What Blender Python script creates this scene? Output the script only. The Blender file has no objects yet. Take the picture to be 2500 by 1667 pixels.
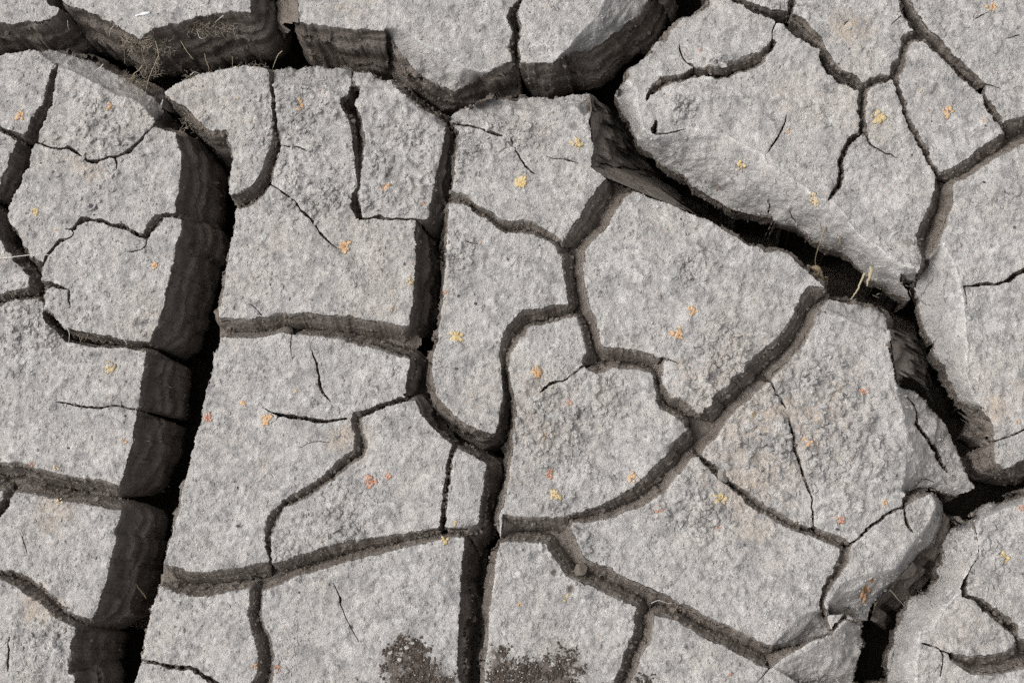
import bpy, bmesh, math, random
import numpy as np
from mathutils import Vector, Matrix
from mathutils.geometry import delaunay_2d_cdt
random.seed(7); rng = np.random.default_rng(7)

# ---------------------------------------------------------------- camera, sky, sun, exposure
U = 0.24e-3                                  # metres per picture pixel on the mud surface (frame about 0.6 m wide)
CAM = np.array([450.0, -667.0, 3600.0]) * U  # held above the lower right, tilted about 12 degrees
FWD = -CAM / np.linalg.norm(CAM)
RGT = np.cross(FWD, [0, 1, 0]); RGT /= np.linalg.norm(RGT)
UPV = np.cross(RGT, FWD)
FPX = np.linalg.norm(CAM) / U
scene = bpy.context.scene
cam_data = bpy.data.cameras.new('camera'); cam = bpy.data.objects.new('camera', cam_data)
scene.collection.objects.link(cam); scene.camera = cam
cam_data.sensor_width = 36.0; cam_data.lens = 36.0 * FPX / 2500.0
cam_data.clip_start = 0.02; cam_data.clip_end = 100.0
cam.matrix_world = Matrix(((RGT[0], UPV[0], -FWD[0], CAM[0]), (RGT[1], UPV[1], -FWD[1], CAM[1]), (RGT[2], UPV[2], -FWD[2], CAM[2]), (0, 0, 0, 1)))

SUN_EL, SUN_AZ = math.radians(55), math.radians(-80)   # azimuth from +Y (top of the picture), negative = to the left
world = bpy.data.worlds.new('World'); scene.world = world; world.use_nodes = True
wn = world.node_tree; wn.nodes.clear()
sky = wn.nodes.new('ShaderNodeTexSky'); sky.sky_type = 'NISHITA'; sky.sun_disc = False
sky.sun_elevation = SUN_EL; sky.sun_rotation = SUN_AZ; sky.air_density = 1.0; sky.dust_density = 6.0; sky.ozone_density = 1.0
bgn = wn.nodes.new('ShaderNodeBackground'); bgn.inputs['Strength'].default_value = 0.13
wo = wn.nodes.new('ShaderNodeOutputWorld')
hsv = wn.nodes.new('ShaderNodeHueSaturation'); hsv.inputs['Saturation'].default_value = 0.14   # thin overcast: the blue is veiled
wn.links.new(sky.outputs[0], hsv.inputs['Color']); wn.links.new(hsv.outputs[0], bgn.inputs[0]); wn.links.new(bgn.outputs[0], wo.inputs[0])
sun_data = bpy.data.lights.new('sun', 'SUN'); sun_data.energy = 1.2; sun_data.angle = math.radians(65); sun_data.color = (1.0, 0.95, 0.88)
sun = bpy.data.objects.new('sun', sun_data); scene.collection.objects.link(sun)
sd = Vector((math.sin(SUN_AZ) * math.cos(SUN_EL), math.cos(SUN_AZ) * math.cos(SUN_EL), math.sin(SUN_EL)))
sun.rotation_euler = sd.to_track_quat('Z', 'Y').to_euler()
scene.view_settings.view_transform = 'Standard'; scene.view_settings.look = 'None'
scene.view_settings.exposure = 0.12; scene.view_settings.gamma = 1.0; scene.view_settings.use_curve_mapping = False
scene.cycles.max_bounces = 6; scene.cycles.diffuse_bounces = 4; scene.cycles.use_denoising = False

def unproject(px, py, zpx):
    """picture position + height above the mud plane (in px units) -> world metres"""
    px = np.asarray(px, float); py = np.asarray(py, float); z = np.asarray(zpx, float) * U
    d = FWD[None, :] * FPX + RGT[None, :] * (px - 1250.0)[:, None] + UPV[None, :] * (833.5 - py)[:, None]
    t = (z - CAM[2]) / d[:, 2]
    return CAM[None, :] + d * t[:, None]
# ---------------------------------------------------------------- measured outlines
# Rims of the cracks, measured on the ground plane. '@rc' switches the 700 x 467 survey tile.
TX = (0, 600, 1200, 1800); TY = (0, 400, 800, 1200); TS = 2350.0 / 700.0
def pts(s):
    out = []; x0 = y0 = 0
    for tok in s.split():
        if tok[0] == '@':
            y0 = TY[int(tok[1])]; x0 = TX[int(tok[2])]; continue
        v = [float(q) for q in tok.split(',')]
        out.append((x0 + v[0] / TS, y0 + v[1] / TS) + ((v[2] / TS,) if len(v) > 2 else ()))
    return out

# open voids (closed outlines): style letter, outline.   d = deep black crack, v = closes to a brown V
VOIDS = [
('d', '@00 -1100,185 0,190 100,198 230,168 340,180 440,140 470,100 482,60 400,40 372,0 372,-1100 505,-1100 505,0 540,35 640,60 720,95 800,125 840,160 910,170 960,215 1050,265 1150,318 1175,290 1200,265 1330,210 1500,165 1640,120 1800,90 1950,85 2045,90 2045,-1100 '
      '@01 425,-1100 428,0 430,190 560,200 700,215 840,235 1000,245 1150,265 1185,300 1290,460 1390,580 1480,640 1620,700 1720,740 1800,690 1900,620 2000,570 2100,520 2190,490 '
      '@02 215,497 330,515 500,515 600,470 700,430 820,400 900,350 1000,270 1120,180 1200,120 1290,0 1500,-1100 2100,-1100 1790,0 1770,60 1650,140 1580,160 1520,220 1470,260 1430,340 1360,350 1300,440 1200,530 1130,580 1110,640 1060,700 1010,790 '
      '850,830 800,760 700,770 560,790 480,800 300,785 150,800 0,800 @01 1900,830 1800,880 1700,920 1650,960 1690,1020 1640,1040 1640,1000 1500,920 1400,850 1300,770 1220,695 1110,660 1050,640 1030,600 900,580 760,570 650,550 570,545 400,560 225,572 '
      '@00 2200,570 2080,550 1940,550 1800,585 1650,620 1520,660 1420,710 1350,770 1300,900 1330,880 1280,830 1190,760 1100,690 1000,640 880,570 800,530 700,475 540,450 430,425 345,436 300,415 250,425 150,445 60,440 0,470 -1100,560'),
# big left crack
('d', '@00 1350,770 1420,830 1500,860 1560,910 1610,980 1690,1040 1740,1070 1860,1070 1885,1110 1870,1170 1910,1210 1920,1300 1910,1350 1893,1500 @10 1890,120 1885,200 1900,290 1940,360 1920,500 1900,640 1870,760 1850,900 1835,1030 1815,1140 1790,1200 1810,1270 1815,1400 1790,1480 1765,1550 '
      '@20 1790,120 1745,240 1730,370 1690,500 1660,620 1640,760 1600,900 1570,1050 1540,1180 1510,1320 @30 1505,0 1490,100 1450,230 1410,350 1370,500 1350,600 1330,680 1310,760 1280,850 1240,980 1200,1100 1170,1240 1160,1380 1130,1480 1110,1568 1000,2900 '
      '400,2900 595,1568 600,1500 545,1500 565,1350 580,1200 600,1110 650,1100 740,1030 770,960 800,880 850,760 880,650 910,520 940,420 945,330 980,240 990,160 '
      '@20 985,1280 1010,1200 1030,1120 1050,1030 1080,930 1085,820 1110,700 1125,600 1145,450 1165,330 1185,200 @10 1215,1450 1240,1400 1290,1300 1320,1200 1350,1090 1365,1000 1390,870 1430,760 1450,650 1475,560 1480,450 1430,410 1440,330 1460,230 1475,100 1490,0 '
      '@00 1475,1450 1490,1350 1480,1250 1450,1150 1450,1090 1340,1080 1260,1040 1270,990 1330,890'),
# diagonal crack, junction to the right-hand fork and on to the bottom edge
('d', '@02 800,760 1010,790 1060,880 1120,990 1200,1180 1260,1230 1400,1340 1500,1390 1600,1450 @12 1640,170 1750,230 1850,290 1960,360 2100,400 2300,430 @13 300,490 480,520 600,590 690,650 760,680 860,690 910,740 970,810 1000,850 1050,890 1110,960 1200,990 1300,1050 1400,1120 1440,1120 1450,1100 1490,1170 1500,1260 1560,1380 1620,1520 '
      '@23 1600,100 1610,210 1650,260 1720,340 1740,420 1790,500 1830,590 1900,640 1945,680 1990,665 2050,720 2090,780 2110,870 2110,930 2115,1000 2120,1100 2190,1150 2270,1120 2350,1070 2700,930 3400,830 3400,1270 2700,1300 '
      '@33 2350,30 2300,60 2200,80 2130,110 2060,100 1990,150 1940,220 1900,240 1840,250 1760,310 1690,420 1680,560 1640,650 1660,700 1560,830 1470,850 1410,880 1400,940 1350,1010 1340,1060 1290,1150 1300,1220 1280,1270 1230,1340 1235,1450 1230,1568 1200,2900 900,2900 950,1568 950,1500 980,1430 980,1390 1020,1310 1010,1280 1025,1200 1000,1180 1010,1120 990,1070 930,1040 '
      '1010,1060 1080,1050 1100,930 1150,880 1200,830 1300,720 1380,640 1450,550 1560,470 1620,400 1670,280 1690,150 1660,50 1590,10 @23 1540,1370 1560,1320 1700,1360 1900,1345 1965,1300 1900,1240 1850,1120 1790,970 1700,790 1540,620 1450,530 1340,480 1300,430 1285,330 1255,200 1235,130 1260,80 1245,0 '
      '@13 1240,1380 1215,1320 1225,1280 1200,1220 1100,1185 1010,1170 900,1150 770,1095 720,1030 690,990 620,930 560,870 480,800 400,740 340,710 240,730 160,680 60,660 0,610 @12 1900,540 1780,465 1650,420 1590,385 1450,330 1290,270 1155,215 950,125 @02 870,1410 815,1380 830,1200 800,1000 820,900'),
('v', '@23 1360,1400 1380,1350 1480,1310 1560,1300 1640,1320 1700,1360 1660,1390 1600,1350 1540,1370 1470,1400 1400,1440 1375,1460'),
# left-hand group
('v', '@10 265,755 355,800 350,850 325,960 350,985 300,1010 230,1005 240,890'),
('v', '@10 -1100,1060 0,1058 60,1040 150,1025 215,1010 350,985 365,1010 360,1100 360,1200 350,1140 330,1110 280,1105 200,1110 80,1128 0,1165 -1100,1240'),
('d', '@10 360,1150 362,1190 430,1230 480,1290 520,1340 620,1355 760,1385 900,1410 1050,1440 1220,1450 1300,1480 1290,1520 1190,1530 1020,1510 930,1505 760,1500 640,1480 520,1450 480,1410 440,1360 360,1290 345,1240 345,1150'),
('v', '@20 -1100,1040 0,1100 90,1105 150,1080 200,1100 290,1145 400,1170 520,1200 620,1220 720,1230 800,1235 880,1255 975,1280 1060,1400 985,1500 900,1490 850,1470 700,1450 560,1430 420,1400 300,1370 180,1360 60,1345 0,1340 -1100,1260'),
('v', '@30 -1100,500 0,640 100,635 200,680 290,750 360,790 440,860 500,920 580,990 690,1030 740,1045 720,1120 650,1100 600,1105 540,1085 470,1040 390,980 310,910 230,860 150,800 50,745 0,720 -1100,600'),
# middle column
('v', '@01 188,560 190,575 195,700 205,800 212,950 222,1060 212,1120 198,1200 175,1300 140,1400 @10 2140,90 2080,180 2000,230 1930,255 1875,262 1930,362 1960,370 2020,365 2100,330 2180,260 2230,160 2255,60 @01 265,1300 290,1200 292,1130 275,1060 258,950 245,800 235,700 228,560'),
('d', '@01 850,700 830,780 780,790 770,860 810,920 840,1000 870,1100 885,1250 900,1380 @11 905,60 915,180 870,280 850,300 860,380 900,440 960,455 955,440 945,330 930,250 950,180 950,60 @01 950,1400 970,1300 965,1230 990,1170 980,1130 960,1020 930,920 890,860 920,800 930,700'),
('d', '@01 1640,1030 1640,1100 1610,1200 1590,1300 1560,1420 @11 1555,100 1530,220 1520,330 1505,400 1490,465 1390,470 1380,560 1390,700 1380,800 1370,950 1365,1100 1340,1250 1335,1330 '
      '@21 1450,110 1345,262 1345,330 1320,400 1330,440 1310,490 1320,530 1290,560 1410,610 1420,680 1450,740 1500,790 1570,860 1650,920 1700,960 1740,990 1830,1040 1900,1080 1970,1115 1965,1180 1945,1300 1930,1400 1915,1500 '
      '@31 1920,120 1915,200 1905,265 1850,320 1795,375 1785,470 1770,600 1755,700 1755,900 1745,1050 1735,1250 1735,1400 1745,1568 1700,2900 1930,2900 1950,1568 1965,1400 1980,1250 1990,1100 2005,950 2015,800 2040,650 2065,500 2085,410 2080,200 2110,120 '
      '@22 115,1420 135,1300 155,1150 175,1000 180,850 200,780 210,700 200,600 175,500 155,400 145,320 60,320 75,320 90,430 100,520 85,620 60,740 40,860 @21 2040,870 1960,850 1850,810 1760,760 1680,690 1610,610 1560,540 1545,450 1535,350 1535,260 1555,180 1580,100 1585,0 @11 1605,1200 1620,1000 1635,800 1645,620 1660,450 1665,340 1690,230 1710,100 1710,0 @01 1715,1450 1720,1320 1740,1200 1750,1080 1690,1010'),
('v', '@10 1790,1262 1850,1250 1960,1265 2080,1265 2200,1245 @11 200,1235 270,1222 400,1218 560,1225 700,1235 860,1245 1000,1270 1130,1295 1240,1320 1335,1330 1440,1400 @21 1440,200 1345,262 1260,240 1200,220 1070,175 960,150 860,130 720,95 640,75 @11 520,1415 400,1400 290,1390 200,1415 100,1420 @10 2080,1420 1960,1425 1850,1420 1790,1405'),
('v', '@11 1660,235 1780,230 1830,260 1870,310 1920,350 2000,380 2080,450 2150,465 @12 240,450 330,460 390,510 470,540 530,590 580,635 620,560 660,500 720,440 740,390 790,300 860,210 890,160 950,120 1160,210 1110,270 1060,350 1000,420 960,500 930,550 870,590 800,660 770,710 760,780 750,870 765,960 785,1050 800,1140 '
      '810,1190 850,1250 870,1330 890,1430 900,1480 930,1490 1000,1500 @22 1140,170 1200,185 1300,210 1400,245 1410,330 1390,420 1410,470 1450,530 1480,570 1540,560 1600,610 1650,650 1690,690 1600,830 1550,770 1480,700 1420,690 1370,660 1345,600 1345,540 1330,440 1325,380 1290,365 1200,340 1100,335 1050,340 980,330 960,350 900,365 850,380 790,350 750,310 735,280 740,230 780,190 755,100 '
      '@12 750,1400 730,1340 700,1260 690,1245 620,1250 560,1280 440,1310 330,1330 290,1380 240,1440 190,1520 @22 190,150 160,220 145,330 75,330 60,220 60,150 @12 90,1410 140,1320 200,1260 250,1200 400,1180 510,1140 630,1145 615,1050 595,950 580,850 575,760 540,720 510,670 450,630 380,600 300,575 180,565 80,555 @11 1980,460 1870,400 1830,360 1760,330 1640,330'),
# long diagonal V crack and its foot
('v', '@13 600,985 570,1010 520,1080 480,1160 460,1240 400,1330 300,1440 @23 200,170 70,300 50,350 @22 1960,410 1950,470 1860,510 1810,560 1800,640 1750,650 1690,690 1600,830 1580,855 1520,900 1450,970 1440,1020 1400,1070 1330,1130 1250,1220 1180,1280 1110,1340 1000,1390 900,1440 780,1490 640,1530 500,1545 300,1545 85,1530 '
      '@32 70,415 200,415 300,415 450,425 455,470 510,540 560,620 610,690 690,740 800,770 900,820 1000,870 1100,910 1185,945 1310,965 1340,1020 1450,1045 1550,1080 1650,1150 1750,1210 1880,1260 2000,1330 2100,1370 2200,1430 2280,1450 @33 400,1352 500,1292 600,1232 700,1190 770,1168 765,1150 700,1180 600,1205 510,1250 430,1252 330,1262 200,1230 100,1180 0,1130 '
      '@32 1870,1060 1750,1000 1650,940 1530,900 1430,840 1320,800 1200,740 1050,670 950,610 860,580 770,540 720,440 680,330 645,250 780,262 870,240 1000,210 1130,150 1250,120 1310,80 @22 1430,1340 1500,1230 1560,1190 1640,1070 1720,1030 1770,960 1840,900 1900,800 1960,720 2060,640 2160,540 @23 270,440 330,370 420,290 500,200 560,130 590,50 @13 590,1400 640,1280 690,1190 750,1110 790,1085 720,1020'),
('v', '@31 1920,262 1800,275 1700,290 1560,290 1400,315 1250,340 1100,370 950,385 850,390 750,420 640,445 560,480 430,520 300,560 200,585 @30 2180,570 2080,590 1950,620 1800,640 1660,665 1560,650 1450,610 1360,588 1290,765 1380,800 1500,850 1600,865 1750,850 1900,820 2020,790 2040,785 @31 30,870 30,950 10,1010 20,1080 40,1150 70,1220 90,1300 90,1400 95,1480 40,1568 -150,2900 100,2900 210,1568 235,1450 235,1350 220,1250 190,1160 140,1070 130,1000 135,900 150,805 300,750 400,700 550,660 700,615 850,570 1000,530 1200,480 1380,445 1500,420 1620,390 1700,375 1810,372'),
('v', '@32 1185,945 1160,1010 1170,1090 1170,1150 1120,1250 1070,1340 1050,1430 1030,1480 1000,1568 700,2900 900,2900 1140,1568 1180,1500 1210,1440 1220,1350 1260,1300 1320,1200 1330,1120 1340,1020 1310,950'),
# right-hand group
('v', '@03 3400,560 2350,930 2290,960 2180,1000 2180,1085 2090,1150 1950,1240 1850,1320 1750,1380 1670,1405 @13 1665,60 1615,100 1620,200 1590,310 1530,430 1480,530 1460,600 1480,700 1505,760 1490,880 1470,940 1490,940 1520,900 1570,850 1580,770 1640,700 1670,630 1710,540 1740,440 1780,310 1770,230 1760,170 @03 1770,1510 1870,1470 1980,1400 2100,1320 2250,1240 2350,1170 3400,700'),
('v', '@33 1720,1312 1900,1335 2050,1332 2180,1310 2250,1270 2290,1200 2500,1210 3400,1250 3400,1480 2350,1450 2200,1490 2050,1500 1900,1490 1820,1440 1740,1370'),
]

# narrow cracks: centre line with width at each point
CRACKS = [
('d', '@00 478,535,16 455,600,38 437,640,54 410,750,64 398,850,60 342,950,76 285,1050,85 262,1140,90 185,1250,122 160,1320,127 130,1420,135 80,1520,125 @10 45,260,105 10,330,90 20,430,75 40,520,100 80,620,118 130,700,116 180,770,106 230,830,95 275,900,80 290,970,85'),
('d', '@10 10,330,90 -80,280,80 -400,150,80 -1100,0,80'),
('v', '@10 345,985,40 420,985,40 470,1000,35 520,1020,14 560,1030,12 555,1060,25 560,1110,20 570,1160,10 565,1190,4'),
('v', '@10 355,840,14 365,790,22 400,730,22 450,680,20 490,640,26 540,620,14 580,600,10 605,570,8 590,545,10'),
('v', '@10 530,530,4 575,542,10 610,530,28 640,490,40 670,460,40 720,455,30 800,465,28 860,475,28 910,500,36 960,505,32 1020,520,32 1070,550,28 1120,580,28 1180,605,30 1200,600,30 1220,550,60 1255,500,70 1300,450,60 1330,425,50 1400,425,40 1470,425,50 1520,420,60'),
('v', '@10 1205,610,12 1195,660,12 1185,690,14 1130,712,12 1080,722,12 1040,718,5'),
('v', '@00 270,1165,15 315,1180,14 360,1195,14 430,1215,24 500,1222,22 570,1218,22 620,1250,22 680,1300,20 730,1325,26 790,1330,30 840,1310,22 900,1290,18 950,1285,22 1000,1270,26 1050,1250,34 1100,1210,30 1150,1170,28 1190,1130,24 1220,1090,16 1240,1065,10 1265,1040,8'),
('v', '@00 950,1290,18 955,1350,14 948,1400,10 945,1470,6'),
('v', '@00 -1100,900,40 -30,1060,40 30,1070,34 80,1090,50 150,1115,50 210,1130,40 240,1140,30'),
('v', '@20 80,1345,70 60,1420,60 20,1490,44 -10,1530,34 -300,1900,34 -1100,2900,34'),
('v', '@30 165,330,3 185,390,10 200,450,12 225,525,5'),
('v', '@30 75,1190,15 60,1240,10 75,1300,14 65,1400,20 70,1470,6'),
('v', '@20 430,600,5 480,605,12 560,620,16 650,637,18 740,650,20 810,657,20 860,640,12 910,632,14 960,635,16 1010,648,14 1070,660,12 1115,662,16 1150,662,14'),
('v', '@11 930,440,30 960,452,20 1040,440,14 1080,432,26 1120,445,30 1200,455,20 1300,455,14 1380,455,12 1430,462,20 1500,468,24'),
('v', '@21 1440,572,14 1390,588,24 1320,590,42 1250,600,47 1170,625,47 1090,655,45 1010,690,42 940,710,50 895,715,60 905,780,80 925,850,72 945,920,90 935,990,90 910,1045,78 850,1080,80 780,1130,85 720,1190,80 650,1250,75 580,1300,70 510,1345,70 440,1385,65 380,1410,65 320,1440,62 270,1490,65 235,1540,68 @31 240,170,70 210,240,65 190,320,56 180,400,48 185,470,34 192,520,26 198,590,34'),
('v', '@21 150,655,6 200,690,14 260,710,20 340,725,28 450,740,30 560,755,32 660,765,26 760,755,18 830,742,10'),
('v', '@21 200,780,5 240,755,6 275,715,10'),
('v', '@21 385,55,8 370,110,8 365,160,8 378,230,5 385,270,3'),
('v', '@21 540,180,5 550,230,12 580,300,18 595,380,22 605,470,22 625,530,20 660,570,12 700,605,5'),
('v', '@21 430,990,4 500,945,6 580,925,6 690,940,4'),
('v', '@11 205,175,8 280,220,10 350,265,14 400,310,16 440,360,14 490,415,22 540,455,20 570,500,14 600,550,16 650,610,16 710,665,14 765,700,8'),
('v', '@11 20,1140,6 60,1165,10 100,1210,8 130,1250,6'),
('v', '@11 1800,630,4 1850,650,8 1900,650,5'),
('v', '@01 285,1188,6 350,1200,8 400,1195,10 450,1215,10 500,1240,10 540,1258,5'),
('v', '@01 1700,1010,14 1780,1025,16 1860,1045,24 1930,1060,14 1990,1085,18 2060,1105,18 2110,1118,8'),
('v', '@01 2175,1140,8 2210,1230,12 2250,1300,14 2300,1370,14 2340,1410,12 @02 365,1430,6'),
('v', '@02 450,1280,6 510,1300,10 600,1300,10 660,1315,10 710,1335,6'),
('v', '@21 1715,950,50 1695,1030,45 1670,1100,48 1665,1180,50 1665,1240,45 1650,1300,42 1635,1350,45 1630,1420,40 1622,1500,38 @31 1625,150,40 1620,220,38 1600,310,32'),
('v', '@22 745,315,14 690,350,14 630,400,16 580,440,14 540,440,14 480,455,24 430,500,26 390,550,10 370,570,4'),
('v', '@22 1395,240,14 1450,255,12 1500,275,8 1530,300,8'),
('v', '@30 1130,1372,14 1160,1380,14 1220,1395,26 1300,1408,26 1400,1430,32 1490,1440,36 1560,1445,36 1620,1475,36 1680,1520,36 1760,1560,40 1850,1620,40 1950,1700,40 2050,1850,40'),
('v', '@31 715,740,5 750,820,8 770,880,18 765,910,14 790,960,8 830,1060,8 870,1140,8 930,1230,4'),
('v', '@22 1600,960,14 1660,1010,18 1700,1050,40 1740,1090,50 1790,1130,55 1840,1170,60 1880,1220,70 1930,1270,42 1990,1310,46 2060,1350,55 @23 130,1420,62 200,1470,62 300,1520,60 @33 80,60,60 180,120,70 260,170,72 340,210,72 430,260,72 520,305,72 600,330,72 700,360,70 790,400,72 860,420,70 890,450,90 880,520,92 850,590,75 820,650,60 770,720,60 720,800,50 690,880,45 690,940,45 710,1000,40 735,1060,25 750,1120,22 768,1165,22'),
('v', '@33 925,435,30 970,400,20 1020,360,18 1060,310,24 1090,280,26 1150,250,26 1200,210,26 1250,170,26 1310,140,22 1365,125,22 1375,60,42'),
('v', '@33 1365,110,20 1370,180,20 1385,240,24 1410,290,20 1450,335,6'),
('v', '@33 925,950,16 900,1000,44 860,1045,36 800,1100,30 770,1165,24'),
('v', '@33 860,1045,14 930,1046,10 1015,1066,14'),
('v', '@01 868,560,10 862,640,10 880,700,24'),
('v', '@23 265,425,12 290,480,18 340,560,20 375,610,16 400,660,4'),
('v', '@23 425,730,5 440,810,24 465,880,24 470,960,22 490,1040,22 520,1130,22 550,1230,20 590,1340,16 615,1410,14 605,1470,10 620,1500,12 @33 622,190,12 625,300,14'),
('v', '@33 270,1440,10 220,1500,6 150,1568,6 -300,2900,10'),
('d', '@33 1930,870,30 1990,910,58 2060,970,70 2140,1030,80 2210,1080,80 2260,1120,72 2285,1190,40'),
('v', '@33 1930,870,30 1850,850,40 1850,780,50 1870,720,20 1900,640,9 1960,560,8 1975,450,8 1960,350,8 1935,230,14'),
('v', '@33 1510,1240,14 1580,1265,14 1640,1280,10 1680,1330,10 1685,1400,10 1675,1460,12 1660,1520,6'),
('v', '@33 1670,1300,8 1740,1325,12'),
('d', '@02 1500,-1100,40 1930,-30,36 1990,0,42 2080,40,58 2180,80,55 2280,120,55 @03 100,70,55 200,95,55 300,130,70 380,150,90 440,190,100 520,240,118 600,310,112 660,350,95 700,390,60 710,440,70 730,490,88 780,560,92 860,630,88 940,660,78 990,700,60 1030,730,66 1030,790,62 1020,860,58 1025,940,56 1025,1010,60 1040,1060,48'),
('v', '@03 520,-1100,50 450,-60,50 445,20,46 440,90,52 420,130,60'),
('v', '@03 1035,1070,42 970,1110,40 920,1150,45 890,1210,52 865,1280,50 840,1330,45 850,1390,48 850,1450,48 @13 835,160,48 800,220,40 770,265,28 752,297,12'),
('v', '@03 1055,1090,16 1080,1150,14 1110,1190,12 1150,1215,12 1200,1250,10 1270,1255,12 1290,1280,12 1330,1295,5'),
('v', '@03 1030,730,60 1080,690,70 1130,660,68 1200,650,60 1250,640,50 1290,640,60 1310,570,92 1340,510,78 1350,440,64 1380,370,70 1400,330,88 1440,300,92 1510,290,70'),
('d', '@03 1300,660,50 1315,730,40 1330,790,40 1360,850,40 1370,920,40 1400,990,40 1440,1060,45 1480,1130,45 1530,1210,45 1570,1300,45 1620,1380,45 1655,1435,50'),
('d', '@03 900,-1100,60 1340,-100,60 1370,0,70 1400,80,88 1450,150,92 1500,230,92 1560,300,92 1640,380,88 1720,460,84 1800,540,84 1880,610,84 1950,670,84 2000,720,70 2025,770,24 2030,800,32 2050,850,58 2090,910,64 2130,970,55 2165,1030,42 2185,1085,24'),
('v', '@03 2030,690,10 2100,700,8 2170,725,4'),
('d', '@13 1345,905,10 1370,950,50 1410,1000,68 1440,1080,60 1470,1130,54'),
('v', '@13 1490,925,16 1450,960,12 1410,975,12'),
('v', '@13 1845,1000,6 1900,1000,16 1980,985,22 2050,980,26 2120,980,28 2170,970,24 2230,950,34 2270,910,40 2310,885,36 2350,870,40 3400,700,40'),
('v', '@13 1860,1010,14 1880,1080,8 1890,1150,5'),
('v', '@23 2105,930,14 2200,900,14 2280,870,14 2350,835,14 3400,600,16'),
('v', '@02 1265,825,10 1290,770,40 1350,710,66 1420,665,76 1480,650,76 1550,640,70 1620,600,66 1700,590,58 1780,590,58 1850,610,66 1920,590,76 1980,555,90 2060,530,90 2140,500,90 2210,470,78 2240,430,68 2280,390,58 @03 300,350,34 285,335,12 285,290,6 293,250,14 312,200,20 335,155,24'),
('v', '@02 1535,360,6 1550,420,14 1570,480,14 1600,515,8 1640,530,14 1670,560,8'),
('v', '@02 1345,1000,20 1335,1060,40 1320,1080,30 1345,1092,20 1380,1095,10 1450,1095,12 1520,1075,10 1600,1050,4'),
('v', '@03 405,930,6 400,980,14 365,1060,14 320,1150,14 270,1220,12 245,1265,6'),
('d', '@01 2350,-1100,30 2245,-60,28 2240,0,32 2195,70,60 2180,130,78 2210,210,74 2220,270,64 2195,340,74 2200,420,64 2215,490,60 2222,530,60'),
('d', '@23 1390,560,8 1440,620,12 1480,700,14 1470,800,26 1520,860,26 1580,930,30 1640,1010,34 1660,1080,40 1725,1185,14'),
('v', '@23 1460,1300,6 1510,1240,10 1560,1238,8 1625,1262,6'),
('v', '@13 240,290,6 270,340,12 250,410,8'), ('v', '@13 430,380,6 455,440,10 510,505,8'), ('v', '@12 1855,150,10 1850,205,8'), ('v', '@12 2270,290,10 2285,350,10 2265,415,8'),
('v', '@03 870,215,4 890,185,8 920,158,8'), ('v', '@03 1260,205,5 1300,170,8 1345,125,8'),
('v', '@03 1950,155,4 2000,130,8 2060,100,5'), ('v', '@03 2190,315,4 2250,300,8 2320,285,6'),
]

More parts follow.
